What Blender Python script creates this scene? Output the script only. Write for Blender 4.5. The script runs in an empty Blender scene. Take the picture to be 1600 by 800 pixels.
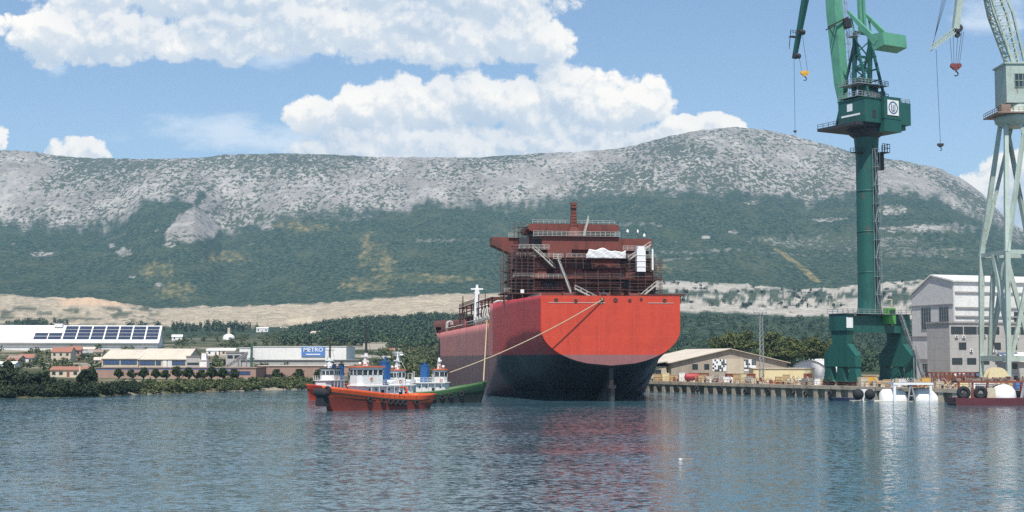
import bpy, bmesh, math, random
import numpy as np
from mathutils import Vector, Matrix

C = bpy.context.scene.collection
S = bpy.context.scene
R = math.radians
random.seed(11)

# ------------------------------------------------------------------ camera
F, HOR, CAMH = 2200.0, 560.0, 10.3          # focal length (px of the 1600 px frame), horizon row, eye height (m)
PITCH = math.atan((HOR - 400.0) / F)
cam_d = bpy.data.cameras.new("camera")
cam = bpy.data.objects.new("camera", cam_d)
C.objects.link(cam)
cam.location = (0, 0, CAMH)
cam.rotation_euler = (R(90) + PITCH, 0, 0)
cam_d.sensor_width = 36.0
cam_d.lens = F / 1600.0 * 36.0
cam_d.clip_start = 0.5
cam_d.clip_end = 40000.0
S.camera = cam

SUN_AZ, SUN_EL = R(-4), R(61)               # azimuth measured from straight behind the camera towards its right
sdir = Vector((math.sin(SUN_AZ) * math.cos(SUN_EL), -math.cos(SUN_AZ) * math.cos(SUN_EL), math.sin(SUN_EL)))
sun_d = bpy.data.lights.new("sun", 'SUN')
sun_d.energy = 4.3
sun_d.angle = R(0.53)
sun_d.color = (1.0, 0.95, 0.87)
sun = bpy.data.objects.new("sun", sun_d)
C.objects.link(sun)
sun.location = (0, 0, 500)
sun.rotation_euler = sdir.to_track_quat('Z', 'Y').to_euler()

S.view_settings.view_transform = 'Standard'
S.view_settings.look = 'None'
S.view_settings.gamma = 1.0
S.view_settings.exposure = 0.40
S.view_settings.use_curve_mapping = False
S.render.engine = 'CYCLES'
S.cycles.use_denoising = False
S.cycles.max_bounces = 6
S.cycles.diffuse_bounces = 2
S.cycles.glossy_bounces = 3
S.cycles.volume_bounces = 0
S.cycles.sample_clamp_indirect = 4.0
S.cycles.caustics_reflective = False
S.cycles.caustics_refractive = False


class N:
    """thin helper round a node tree"""
    def __init__(self, tree):
        self.t = tree
        self.n, self.l = tree.nodes, tree.links

    def node(self, kind, **kw):
        nd = self.n.new(kind)
        for k, v in kw.items():
            setattr(nd, k, v)
        return nd

    def put(self, sock, v):
        if v is None:
            return
        if isinstance(v, bpy.types.NodeSocket):
            self.l.new(v, sock)
        else:
            try:
                sock.default_value = v
            except Exception:
                sock.default_value = (v, v, v) if not hasattr(v, '__len__') else tuple(v)[:3]

    def m(self, op, a, b=None, c=None, clamp=False):
        nd = self.node('ShaderNodeMath', operation=op, use_clamp=clamp)
        self.put(nd.inputs[0], a)
        if b is not None: self.put(nd.inputs[1], b)
        if c is not None: self.put(nd.inputs[2], c)
        return nd.outputs[0]

    def v(self, op, a, b=None):
        nd = self.node('ShaderNodeVectorMath', operation=op)
        self.put(nd.inputs[0], a)
        if b is not None: self.put(nd.inputs[1], b)
        return nd.outputs['Value'] if op in ('DOT_PRODUCT', 'LENGTH') else nd.outputs[0]

    def noise(self, vec, scale, detail=3.0, rough=0.55, dist=0.0):
        nd = self.node('ShaderNodeTexNoise')
        if vec is not None: self.put(nd.inputs['Vector'], vec)
        nd.inputs['Scale'].default_value = scale
        nd.inputs['Detail'].default_value = detail
        nd.inputs['Roughness'].default_value = rough
        nd.inputs['Distortion'].default_value = dist
        return nd.outputs['Fac']

    def ramp(self, fac, a, b):
        nd = self.node('ShaderNodeMapRange', interpolation_type='SMOOTHSTEP')
        self.put(nd.inputs[0], fac)
        self.put(nd.inputs[1], a); self.put(nd.inputs[2], b)
        return nd.outputs[0]

    def mix(self, fac, a, b):
        nd = self.node('ShaderNodeMix', data_type='RGBA')
        self.put(nd.inputs[0], fac)
        for i, v in ((6, a), (7, b)):
            self.put(nd.inputs[i], v if isinstance(v, bpy.types.NodeSocket) else (*tuple(v)[:3], 1.0))
        return nd.outputs[2]

    def scale(self, vec, s):
        nd = self.node('ShaderNodeMapping')
        self.put(nd.inputs['Vector'], vec)
        nd.inputs['Scale'].default_value = s
        return nd.outputs[0]


# ------------------------------------------------------------------ world: sky with fair-weather cumulus
W = bpy.data.worlds.new("World")
S.world = W
W.use_nodes = True
W.node_tree.nodes.clear()
w = N(W.node_tree)
sky = w.node('ShaderNodeTexSky', sky_type='NISHITA')
sky.sun_disc = False
sky.sun_elevation = SUN_EL
sky.sun_rotation = R(180) - SUN_AZ
sky.air_density = 1.0
sky.dust_density = 0.4
sky.ozone_density = 3.1
SKY_STRENGTH = 0.103

# clouds: (direction as tangent x 22 right of north, tangent x 22 above the horizon, half width, half height, weight)
CLOUDS = [
    # high bank
    (60, 48, 100, 52, 1), (170, 42, 110, 58, 1), (280, 62, 110, 40, .9), (350, 50, 120, 56, .9), (470, 35, 130, 62, 1),
    (590, 40, 130, 66, 1), (700, 45, 120, 62, 1), (800, 45, 95, 62, 1), (850, 62, 62, 44, 1), (690, -30, 260, 80, 1), (300, -30, 330, 60, 1),
    # big cumulus over the ridge
    (492, 182, 56, 40, 1), (555, 168, 62, 50, 1), (622, 160, 66, 55, 1), (690, 165, 70, 56, 1), (752, 150, 66, 58, 1), (815, 165, 70, 60, 1),
    (878, 145, 58, 58, 1), (945, 165, 66, 60, 1), (1005, 155, 54, 50, 1), (690, 225, 230, 52, 1), (900, 220, 160, 58, 1), (560, 225, 120, 44, 1),
    # low ones
    (122, 240, 62, 28, 1), (150, 232, 30, 22, .9), (1085, 202, 72, 28, 1), (1122, 195, 42, 24, 1), (-10, 215, 18, 34, 1),
    (1575, 300, 62, 70, 1), (1610, 265, 50, 50, 1), (1530, 292, 38, 26, .9), (1640, 340, 90, 90, 1),
]
SOFT = [(335, 200, 150, 36, .62), (450, 222, 120, 32, .72), (520, 226, 50, 24, .7), (250, 205, 120, 22, .42), (1560, 15, 70, 40, .62), (75, 105, 24, 16, .5), (420, 80, 60, 30, .5)]


def cloud_group(name, blobs):
    g = bpy.data.node_groups.new(name, 'ShaderNodeTree')
    g.interface.new_socket('P', in_out='INPUT', socket_type='NodeSocketVector')
    g.interface.new_socket('D', in_out='OUTPUT', socket_type='NodeSocketFloat')
    k = N(g)
    i = k.node('NodeGroupInput'); o = k.node('NodeGroupOutput')
    acc = None
    for (x, y, rx, ry, wt) in blobs:
        d = k.v('SUBTRACT', i.outputs[0], ((x - 800) / 100, (560 - y) / 100, 0))
        d = k.v('MULTIPLY', d, (100 / rx, 100 / ry, 0))
        q = k.v('DOT_PRODUCT', d, d)
        val = k.m('MULTIPLY_ADD', q, -wt, wt)
        if acc is None:
            acc = val
        else:
            acc = k.m('SMOOTH_MAX', acc, val, 0.22)
    k.l.new(acc, o.inputs[0])
    return g


CLOUD_GREY, CLOUD_WHITE = (4.5, 5.25, 6.1), (9.4, 8.8, 7.9)
g_hard, g_soft = cloud_group('cumulus_shape', CLOUDS), cloud_group('veil_shape', SOFT)
tc = w.node('ShaderNodeTexCoord')
sep = w.node('ShaderNodeSeparateXYZ')
w.l.new(tc.outputs['Generated'], sep.inputs[0])
yy = w.m('MAXIMUM', sep.outputs[1], 0.02)
comb = w.node('ShaderNodeCombineXYZ')
w.put(comb.inputs[0], w.m('MULTIPLY', w.m('DIVIDE', sep.outputs[0], yy), 22.0))
w.put(comb.inputs[1], w.m('MULTIPLY', w.m('DIVIDE', sep.outputs[2], yy), 22.0))
P0 = comb.outputs[0]


def warped(P, off):
    p = w.v('ADD', P, off)
    wn = w.node('ShaderNodeTexNoise')
    w.put(wn.inputs['Vector'], p); wn.inputs['Scale'].default_value = 1.3; wn.inputs['Detail'].default_value = 5
    wn.inputs['Roughness'].default_value = 0.62
    return p, w.v('MULTIPLY', w.v('SUBTRACT', wn.outputs['Color'], (.5, .5, .5)), (.55, .5, 0))


def cloud_density(P, off, detail):
    p, wv = warped(P, off)
    g = w.node('ShaderNodeGroup'); g.node_tree = g_hard
    w.put(g.inputs[0], w.v('ADD', p, wv))
    vo = w.node('ShaderNodeTexVoronoi', voronoi_dimensions='2D', feature='F1')
    w.put(vo.inputs['Vector'], w.v('ADD', p, w.v('MULTIPLY', wv, (.5, .5, 0))))
    vo.inputs['Scale'].default_value = 2.0; vo.inputs['Detail'].default_value = detail
    vo.inputs['Roughness'].default_value = 0.5; vo.inputs['Lacunarity'].default_value = 2.3
    f1 = w.noise(p, 1.2, 6, 0.55)
    d = w.m('MULTIPLY_ADD', w.m('SUBTRACT', f1, 0.42), 1.15, g.outputs[0])
    return w.m('MULTIPLY_ADD', w.m('SUBTRACT', 0.5, vo.outputs['Distance']), 0.62, d)


dA = cloud_density(P0, (0, 0, 0), 4.5)
dB = cloud_density(P0, (0.05, 0.13, 0), 3.5)                  # a step towards the sun
gb = w.node('ShaderNodeGroup'); gb.node_tree = g_hard
w.put(gb.inputs[0], w.v('ADD', P0, (0.10, 0.48, 0)))
sg = w.node('ShaderNodeGroup'); sg.node_tree = g_soft
w.put(sg.inputs[0], P0)
fs = w.noise(w.scale(P0, (0.6, 1.5, 1)), 1.6, 7, 0.6)
dS = w.m('MULTIPLY_ADD', w.m('SUBTRACT', fs, 0.5), 1.9, sg.outputs[0])
up = w.ramp(sep.outputs[1], 0.02, 0.2)
aH = w.m('MULTIPLY', w.ramp(dA, -0.02, 0.32), up)
aS = w.m('MULTIPLY', w.m('MULTIPLY', w.ramp(dS, 0.0, 0.9), 0.7), up)
lit = w.ramp(w.m('SUBTRACT', dA, dB), -0.26, 0.34)          # more cloud towards the sun -> greyer
basey = w.ramp(gb.outputs[0], 1.15, -0.1)                  # little cloud above -> a bright top
lf = w.ramp(w.noise(P0, 0.8, 3, .55), .36, .62)
tone = w.m('MULTIPLY_ADD', lit, .54, w.m('MULTIPLY_ADD', basey, .34, w.m('MULTIPLY', lf, .22)), clamp=True)
cc = w.mix(tone, CLOUD_GREY, CLOUD_WHITE)
hz = w.ramp(w.m('DIVIDE', sep.outputs[2], yy), 0.02, 0.3)
base = w.mix(w.m('MULTIPLY_ADD', hz, -0.12, 0.14), sky.outputs[0], (5.6, 7.4, 9.4))
c1 = w.mix(aS, base, (7.2, 7.7, 8.1))
c2 = w.mix(w.m('MULTIPLY', aH, w.m('MULTIPLY_ADD', basey, .07, .92)), c1, cc)
bg = w.node('ShaderNodeBackground')
w.l.new(c2, bg.inputs['Color'])
bg.inputs['Strength'].default_value = SKY_STRENGTH
wo = w.node('ShaderNodeOutputWorld')
w.l.new(bg.outputs[0], wo.inputs['Surface'])
W.cycles.sampling_method = 'MANUAL'
W.cycles.sample_map_resolution = 512


# ------------------------------------------------------------------ helpers
def PX(px, py, Y):
    """world point at depth Y seen at (px, py) of the 1600x800 photograph"""
    q = 400.0 - py
    den = F * math.cos(PITCH) - q * math.sin(PITCH)
    return Vector(((px - 800.0) * Y / den, Y, CAMH + Y * (F * math.sin(PITCH) + q * math.cos(PITCH)) / den))


def GX(px, Y):
    return (px - 800.0) * Y / (F / math.cos(PITCH))


def tag(o, label=None, cat=None, group=None, kind=None):
    if label: o['label'] = label
    if cat: o['category'] = cat
    if group: o['group'] = group
    if kind: o['kind'] = kind
    return o


def empty(name, loc=(0, 0, 0), rz=0.0):
    o = bpy.data.objects.new(name, None)
    o.empty_display_size = 1.0
    o.location = loc
    o.rotation_euler = (0, 0, rz)
    C.objects.link(o)
    return o


def thing(name, label, cat, loc=(0, 0, 0), rz=0.0, group=None):
    return tag(empty(name, loc, rz), label, cat, group)


def kids(o):
    return [x for x in bpy.data.objects if x.parent == o]


def copy_tree(o, parent=None):
    c = o.copy()
    C.objects.link(c)
    c.parent = parent
    for ch in kids(o):
        copy_tree(ch, c)
    return c


class MB:
    """collects shapes and links them as one mesh object"""
    def __init__(self):
        self.v, self.f, self.mi, self.sm = [], [], [], []
        self.cur = 0
        self.smooth = False

    def add(self, vs, fs):
        b = len(self.v)
        self.v.extend([tuple(p) for p in vs])
        for f in fs:
            self.f.append([b + i for i in f]); self.mi.append(self.cur); self.sm.append(self.smooth)
        return self

    def box(self, x0, x1, y0, y1, z0, z1):
        vs = [(x, y, z) for z in (z0, z1) for y in (y0, y1) for x in (x0, x1)]
        return self.add(vs, [(0, 2, 3, 1), (4, 5, 7, 6), (0, 1, 5, 4), (2, 6, 7, 3), (0, 4, 6, 2), (1, 3, 7, 5)])

    def beam(self, a, b, w=0.3, h=None, up=(0, 0, 1)):
        a, b = Vector(a), Vector(b)
        h = w if h is None else h
        d = b - a
        if d.length < 1e-6: return self
        d.normalize()
        u = Vector(up)
        if abs(d.dot(u)) > 0.98: u = Vector((0, 1, 0))
        s = d.cross(u).normalized(); t = s.cross(d).normalized()
        vs = []
        for p in (a, b):
            for (i, j) in ((-1, -1), (1, -1), (1, 1), (-1, 1)):
                vs.append(p + s * (i * w / 2) + t * (j * h / 2))
        return self.add(vs, [(3, 2, 1, 0), (4, 5, 6, 7), (0, 1, 5, 4), (1, 2, 6, 5), (2, 3, 7, 6), (3, 0, 4, 7)])

    def taper(self, a, b, wa, ha, wb, hb, up=(0, 0, 1)):
        a, b = Vector(a), Vector(b)
        d = (b - a).normalized()
        u = Vector(up)
        if abs(d.dot(u)) > 0.98: u = Vector((0, 1, 0))
        s = d.cross(u).normalized(); t = s.cross(d).normalized()
        vs = []
        for p, ww, hh in ((a, wa, ha), (b, wb, hb)):
            for (i, j) in ((-1, -1), (1, -1), (1, 1), (-1, 1)):
                vs.append(p + s * (i * ww / 2) + t * (j * hh / 2))
        return self.add(vs, [(3, 2, 1, 0), (4, 5, 6, 7), (0, 1, 5, 4), (1, 2, 6, 5), (2, 3, 7, 6), (3, 0, 4, 7)])

    def tube(self, a, b, r0, r1=None, n=8, caps=True):
        a, b = Vector(a), Vector(b)
        r1 = r0 if r1 is None else r1
        d = b - a
        if d.length < 1e-6: return self
        d.normalize()
        u = Vector((0, 0, 1)) if abs(d.z) < 0.95 else Vector((1, 0, 0))
        s = d.cross(u).normalized(); t = s.cross(d).normalized()
        vs = []
        for p, r in ((a, r0), (b, r1)):
            for k in range(n):
                q = 2 * math.pi * k / n
                vs.append(p + s * (math.cos(q) * r) + t * (math.sin(q) * r))
        fs = [(k, (k + 1) % n, n + (k + 1) % n, n + k) for k in range(n)]
        old = self.smooth
        self.smooth = n > 6
        self.add(vs, fs)
        self.smooth = old
        if caps:
            self.add(vs[:n], [tuple(range(n))[::-1]]); self.add(vs[n:], [tuple(range(n))])
        return self

    def path(self, pts, r, n=6):
        for a, b in zip(pts, pts[1:]):
            self.tube(a, b, r, n=n)
        return self

    def prism(self, poly, y0, y1, axis='y'):
        """polygon in (x,z) extruded along y (or (y,z) along x, or (x,y) along z)"""
        n = len(poly)
        def p3(a, b, t):
            return (a, t, b) if axis == 'y' else ((t, a, b) if axis == 'x' else (a, b, t))
        vs = [p3(a, b, y0) for a, b in poly] + [p3(a, b, y1) for a, b in poly]
        fs = [tuple(range(n)), tuple(range(2 * n - 1, n - 1, -1))] + [(k, n + k, n + (k + 1) % n, (k + 1) % n) for k in range(n)]
        return self.add(vs, fs)

    def quad(self, a, b, c, d):
        return self.add([a, b, c, d], [(0, 1, 2, 3)])

    def torus(self, c, ax, R_, r, n=14, m=6):
        c, ax = Vector(c), Vector(ax).normalized()
        u = Vector((0, 0, 1)) if abs(ax.z) < 0.9 else Vector((1, 0, 0))
        s = ax.cross(u).normalized(); t = ax.cross(s)
        vs = []
        for i in range(n):
            q = 2 * math.pi * i / n
            e = s * math.cos(q) + t * math.sin(q)
            for j in range(m):
                k = 2 * math.pi * j / m
                vs.append(c + e * (R_ + r * math.cos(k)) + ax * (r * math.sin(k)))
        fs = [(i * m + j, ((i + 1) % n) * m + j, ((i + 1) % n) * m + (j + 1) % m, i * m + (j + 1) % m) for i in range(n) for j in range(m)]
        old = self.smooth; self.smooth = True
        self.add(vs, fs); self.smooth = old
        return self

    def lathe(self, prof, c=(0, 0, 0), n=20, ax='z'):
        """profile [(r, h)] turned round an axis through c"""
        vs = []
        for r, hgt in prof:
            for k in range(n):
                q = 2 * math.pi * k / n
                a, b = math.cos(q) * r, math.sin(q) * r
                p = (a, b, hgt) if ax == 'z' else ((hgt, a, b) if ax == 'x' else (b, hgt, a))
                vs.append((p[0] + c[0], p[1] + c[1], p[2] + c[2]))
        fs = []
        for i in range(len(prof) - 1):
            for k in range(n):
                fs.append((i * n + k, i * n + (k + 1) % n, (i + 1) * n + (k + 1) % n, (i + 1) * n + k))
        old = self.smooth; self.smooth = True
        self.add(vs, fs); self.smooth = old
        self.add(vs[:n], [tuple(range(n))[::-1]]); self.add(vs[-n:], [tuple(range(n))])
        return self

    def rail(self, pts, h=1.1, post=1.8, r=0.04, bars=(1.0, 0.5)):
        """guard rail along a polyline"""
        pts = [Vector(p) for p in pts]
        for a, b in zip(pts, pts[1:]):
            L = (b - a).length
            k = max(1, int(round(L / post)))
            for i in range(k + 1):
                p = a.lerp(b, i / k)
                self.beam(p, p + Vector((0, 0, h)), r * 2)
            for q in bars:
                self.beam(a + Vector((0, 0, h * q)), b + Vector((0, 0, h * q)), r * 2)
        return self

    def stair(self, a, b, w=0.9, rail=True):
        """inclined ladder from a to b with stringers, treads and handrails"""
        a, b = Vector(a), Vector(b)
        d = (b - a); hd = Vector((d.x, d.y, 0)).normalized()
        s = Vector((-hd.y, hd.x, 0)) * (w / 2)
        for q in (-1, 1):
            self.beam(a + s * q, b + s * q, 0.1, 0.28)
            if rail:
                o = Vector((0, 0, 1.0))
                self.beam(a + s * q + o, b + s * q + o, 0.09)
                for i in range(5):
                    p = a.lerp(b, i / 4) + s * q
                    self.beam(p, p + o, 0.08)
        k = max(2, int(abs(d.z) / 0.3))
        for i in range(1, k):
            p = a.lerp(b, i / k)
            self.beam(p - s, p + s, 0.25, 0.05)
        return self

    def build(self, name, mats, parent=None, loc=None):
        if not isinstance(mats, (list, tuple)): mats = [mats]
        me = bpy.data.meshes.new(name)
        me.from_pydata(self.v, [], self.f)
        for m_ in mats: me.materials.append(m_)
        me.polygons.foreach_set('material_index', self.mi)
        me.polygons.foreach_set('use_smooth', self.sm)
        me.update()
        bm = bmesh.new(); bm.from_mesh(me)
        bmesh.ops.recalc_face_normals(bm, faces=bm.faces)
        bm.to_mesh(me); bm.free()
        o = bpy.data.objects.new(name, me)
        C.objects.link(o)
        if parent is not None: o.parent = parent
        if loc is not None: o.location = loc
        return o


# ------------------------------------------------------------------ materials
def material(name):
    m_ = bpy.data.materials.new(name)
    m_.use_nodes = True
    m_.node_tree.nodes.clear()
    k = N(m_.node_tree)
    out = k.node('ShaderNodeOutputMaterial')
    pb = k.node('ShaderNodeBsdfPrincipled')
    k.l.new(pb.outputs[0], out.inputs['Surface'])
    return m_, k, pb, out


def paint(name, col, dirt=None, amt=0.35, scale=0.6, streak=True, rough=0.6, metal=0.0, bump=0.0, var=0.12, rust=0.0, seams=None):
    """painted or bare surface with tonal variation, run-off streaks, rust spots and optional plate or board seams"""
    m_, k, pb, out = material(name)
    t = k.node('ShaderNodeTexCoord').outputs['Object']
    dirt = dirt or tuple(c * 0.55 for c in col)
    n1 = k.noise(t, scale, 5, 0.6)
    n2 = k.noise(k.scale(t, (1, 1, 0.12)) if streak else t, scale * 3.2, 4, 0.65)
    f = k.m('MULTIPLY', k.ramp(k.m('MULTIPLY_ADD', n1, 0.55, k.m('MULTIPLY', n2, 0.45)), 0.44, 0.74), amt * 2)
    c = k.mix(k.m('MINIMUM', f, 1.0), col, dirt)
    n3 = k.noise(t, scale * 9, 3, 0.6)
    hv = k.node('ShaderNodeHueSaturation')
    k.put(hv.inputs['Color'], c)
    k.put(hv.inputs['Value'], k.m('MULTIPLY_ADD', k.m('SUBTRACT', n3, 0.5), var * 4, 1.0))
    c = hv.outputs[0]
    if rust > 0:
        rn = k.noise(k.scale(t, (1, 1, 0.4)), scale * 2.3, 6, 0.68)
        c = k.mix(k.m('MULTIPLY', k.ramp(rn, 0.66 - rust * 0.2, 0.74 - rust * 0.2), 0.85), c, (0.16, 0.06, 0.025))
    if seams:
        sx, sz, dk = seams
        sp = k.node('ShaderNodeSeparateXYZ'); k.put(sp.inputs[0], t)
        lines = None
        for sock, per in ((sp.outputs[0], sx), (sp.outputs[1], sx), (sp.outputs[2], sz)):
            if not per: continue
            q = k.m('ABSOLUTE', k.m('SUBTRACT', k.m('FRACT', k.m('DIVIDE', sock, per)), 0.5))
            ln = k.m('GREATER_THAN', q, 0.5 - 0.08 / per)
            lines = ln if lines is None else k.m('MAXIMUM', lines, ln)
        if lines is not None:
            c = k.mix(k.m('MULTIPLY', lines, dk), c, tuple(x * 0.35 for x in col))
    k.put(pb.inputs['Base Color'], c)
    k.put(pb.inputs['Roughness'], k.m('MULTIPLY_ADD', n3, 0.2, rough - 0.1))
    pb.inputs['Metallic'].default_value = metal
    if bump:
        b = k.node('ShaderNodeBump')
        b.inputs['Strength'].default_value = bump
        b.inputs['Distance'].default_value = 0.15
        k.put(b.inputs['Height'], n3)
        k.l.new(b.outputs[0], pb.inputs['Normal'])
    return m_


def glass(name, col=(0.02, 0.03, 0.035)):
    m_, k, pb, out = material(name)
    t = k.node('ShaderNodeTexCoord').outputs['Object']
    k.put(pb.inputs['Base Color'], k.mix(k.noise(t, 0.8, 2), col, tuple(c * 2.2 for c in col)))
    pb.inputs['Roughness'].default_value = 0.12
    return m_


def leaf_mat(name, a, b, scale=0.5):
    m_, k, pb, out = material(name)
    t = k.node('ShaderNodeTexCoord').outputs['Object']
    f = k.ramp(k.noise(t, scale, 3, 0.6), 0.35, 0.68)
    c = k.mix(f, a, b)
    k.put(pb.inputs['Base Color'], c)
    pb.inputs['Roughness'].default_value = 0.75
    pb.inputs['Specular IOR Level'].default_value = 0.2
    return m_


# ------------------------------------------------------------------ numpy noise
_rng = np.random.default_rng(5)
_perm = _rng.permutation(512)
_perm = np.concatenate([_perm, _perm, _perm])
_ga = _rng.uniform(0, 2 * np.pi, 512)
_gx, _gy = np.cos(_ga), np.sin(_ga)


def perlin(x, y):
    xi, yi = np.floor(x).astype(int), np.floor(y).astype(int)
    xf, yf = x - xi, y - yi
    u, v = xf * xf * xf * (xf * (xf * 6 - 15) + 10), yf * yf * yf * (yf * (yf * 6 - 15) + 10)
    xi &= 511; yi &= 511
    def g(ix, iy, dx, dy):
        h = _perm[_perm[ix & 511] + (iy & 511)]
        return _gx[h] * dx + _gy[h] * dy
    a = g(xi, yi, xf, yf); b = g(xi + 1, yi, xf - 1, yf)
    c = g(xi, yi + 1, xf, yf - 1); d = g(xi + 1, yi + 1, xf - 1, yf - 1)
    return (a * (1 - u) + b * u) * (1 - v) + (c * (1 - u) + d * u) * v * 1.0


def fbm(x, y, o=5, gain=0.5, ridged=False):
    s, a, t = 0.0, 1.0, 0.0
    for i in range(o):
        n = perlin(x * 2 ** i + 17.3 * i, y * 2 ** i + 9.1 * i) * 1.5
        if ridged: n = 1 - 2 * np.abs(n)
        s = s + a * n; t += a; a *= gain
    return s / t


# ------------------------------------------------------------------ terrain
def poly(pts):
    xs, ys = zip(*pts)
    return lambda p: np.interp(p, xs, ys)


RIDGE = poly([(-900, 250), (-300, 226), (-100, 230), (0, 235), (50, 238), (100, 246), (190, 249), (300, 248), (345, 243), (400, 241), (450, 240), (520, 243), (600, 246),
              (700, 247), (760, 246), (830, 241), (900, 238), (960, 233), (1000, 226), (1050, 213), (1100, 204), (1150, 199), (1200, 203), (1250, 214),
              (1300, 228), (1350, 240), (1400, 250), (1450, 258), (1480, 265), (1510, 280), (1540, 303), (1560, 325), (1580, 345), (1600, 362), (1650, 395), (1800, 430), (2500, 470)])
ROCKB = poly([(-900, 350), (0, 353), (56, 350), (112, 354), (157, 358), (187, 343), (205, 326), (215, 318), (270, 312), (300, 318), (330, 350), (345, 366), (375, 360), (400, 352), (442, 340), (505, 331),
              (592, 329), (627, 328), (662, 315), (715, 317), (800, 320), (900, 312), (1000, 304), (1049, 303), (1094, 299), (1142, 302), (1217, 308), (1262, 320), (1322, 309),
              (1375, 308), (1426, 303), (1475, 314), (1507, 330), (1540, 342), (1600, 378), (1700, 430), (2500, 480)])
QTOP = poly([(-900, 455), (0, 459), (60, 465), (150, 466), (225, 479), (250, 481), (350, 478), (500, 473), (620, 463), (690, 459), (760, 458), (900, 452), (1000, 440), (1020, 437),
             (1150, 443), (1250, 452), (1300, 450), (1420, 438), (1600, 436), (2500, 440)])
QBOT = poly([(-900, 505), (0, 508), (250, 513), (450, 512), (560, 500), (700, 497), (1000, 488), (1100, 488), (1300, 497), (1420, 500), (2500, 500)])
_shore = poly([(-900, 300), (0, 366), (90, 372), (150, 383), (250, 412), (450, 470), (660, 503), (900, 515), (990, 480)])
QUAY_A, QUAY_B = 536.4, 1.94
EDGE = lambda p: QUAY_A / (1 + QUAY_B * (p - 800) / 2204.0)       # the quay's front line by direction


def SHORE(p):
    return np.where(p < 990, _shore(p), np.maximum(EDGE(np.maximum(p, 990)) + 1.5, 60))


def zt_of(py, Y):
    q = 400.0 - py
    den = F * math.cos(PITCH) - q * math.sin(PITCH)
    return CAMH + Y * (F * math.sin(PITCH) + q * math.cos(PITCH)) / den


def base_height(p, Y):
    """ground height on direction p (photo column) at depth Y; arrays of one shape"""
    sh = SHORE(p)
    quay = np.clip((p - 985) / 15, 0, 1)
    ks = [sh - 14, sh - 3, sh, sh + 3, sh + 24, np.maximum(sh + 60, 620) + 0 * p, 800 + 0 * p, 1000 + 0 * p, 1300 + 0 * p, 1800 + 0 * p, 2600 + 0 * p,
          4200 + 0 * p, 4850 + 0 * p, 5600 + 0 * p, 8200 + 0 * p]
    zl = [-3, -1.2, -.05, .6, 2.4, 4.2, 7.5, 17, 28, None, None, None, None, None, 60]
    zr = [-3, -3, -2, 2.9, 2.9, 2.95, 5.0, 10, 22, None, None, None, None, None, 60]
    K = np.stack(ks)
    Z = []
    for i, (a, b) in enumerate(zip(zl, zr)):
        if a is not None:
            Z.append(a * (1 - quay) + b * quay)
        elif i == 9: Z.append(zt_of(QBOT(p), 1800))
        elif i == 10: Z.append(zt_of(QTOP(p), 2600))
        elif i == 11: Z.append(zt_of(ROCKB(p), 4200))
        elif i == 12: Z.append(zt_of(RIDGE(p), 4850))
        elif i == 13: Z.append(zt_of(RIDGE(p), 4850) * 0.86 - 10)
    Z = np.stack(Z)
    out = np.zeros_like(Y)
    for i in range(len(ks) - 1):
        t = np.clip((Y - K[i]) / np.maximum(K[i + 1] - K[i], 1e-3), 0, 1)
        if i in (8, 9, 10, 12): t = t * 0.6 + 0.4 * t * t * (3 - 2 * t)
        seg = Z[i] + (Z[i + 1] - Z[i]) * t
        out = np.where((Y >= K[i]), seg, out)
    return np.where(Y < K[0], -3.0, out)


def ground(px, Y):
    a = np.array([float(px)]); b = np.array([float(Y)])
    return float(base_height(a, b)[0])


cols = np.concatenate([np.arange(-800, -60, 12.0), np.arange(-60, 1660, 2.2), np.arange(1660, 2400, 12.0)])
ww = np.concatenate([np.array([-14, -3, 0, 3, 10, 24]) / 6600.0, np.geomspace(40, 2100, 110) / 6600, np.linspace(2112, 4640, 330)[:] / 6600, np.linspace(4700, 7700, 24) / 6600])
PXg, WG = np.meshgrid(cols, ww)
SHg = SHORE(PXg)
Yg = SHg + WG * 6600.0
Zb = base_height(PXg, Yg)
Xg = (PXg - 800.0) * Yg / (F / math.cos(PITCH))


def imgy(Y, Z):
    e = (Z - CAMH) / Y
    q = F * np.tan(np.arctan(e) - PITCH)
    return 400 - q


yi0 = imgy(Yg, Zb)
near = np.clip((Yg - 900) / 1500, 0, 1)
rb = ROCKB(PXg) + fbm(PXg / 26, yi0 / 26, 4) * 20 + fbm(PXg / 7, yi0 / 7, 2) * 7
rockm = 1 / (1 + np.exp(np.clip((yi0 - rb) / 2.2, -30, 30)))
# wooded gully that cuts up into the rock on the left
gx0, gy0, gx1, gy1 = 268, 352, 335, 299
tt = np.clip(((PXg - gx0) * (gx1 - gx0) + (yi0 - gy0) * (gy1 - gy0)) / ((gx1 - gx0) ** 2 + (gy1 - gy0) ** 2), 0, 1)
dg = np.hypot(PXg - gx0 - tt * (gx1 - gx0) + 6, yi0 - gy0 - tt * (gy1 - gy0)) + fbm(PXg / 14, yi0 / 14, 3) * 9
rockm *= 1 - np.clip((16 * (1 - tt * 0.62) - dg) / 4, 0, 1)
# the rocky shoulder right of the gully reaches lower
sh_ = ((PXg - 322) / 66) ** 2 + ((yi0 - 345 + (PXg - 322) * 0.28) / 27) ** 2 + fbm(PXg / 12, yi0 / 12, 3) * .5
rockm = np.maximum(rockm, 1 / (1 + np.exp(np.clip((sh_ - 1) / .06, -30, 30))) * (PXg > 268 - (345 - yi0) * -.9))


def patch(cx, cy, rx, ry, nz=0.8, soft=.2, rot=0.0):
    c, s = math.cos(rot), math.sin(rot)
    dx, dy = PXg - cx, yi0 - cy
    q = ((dx * c + dy * s) / rx) ** 2 + ((-dx * s + dy * c) / ry) ** 2 + fbm(PXg / 9 + cx, yi0 / 6 + cy, 4) * nz * 2
    return np.clip((1 - q) / soft, 0, 1)


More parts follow.
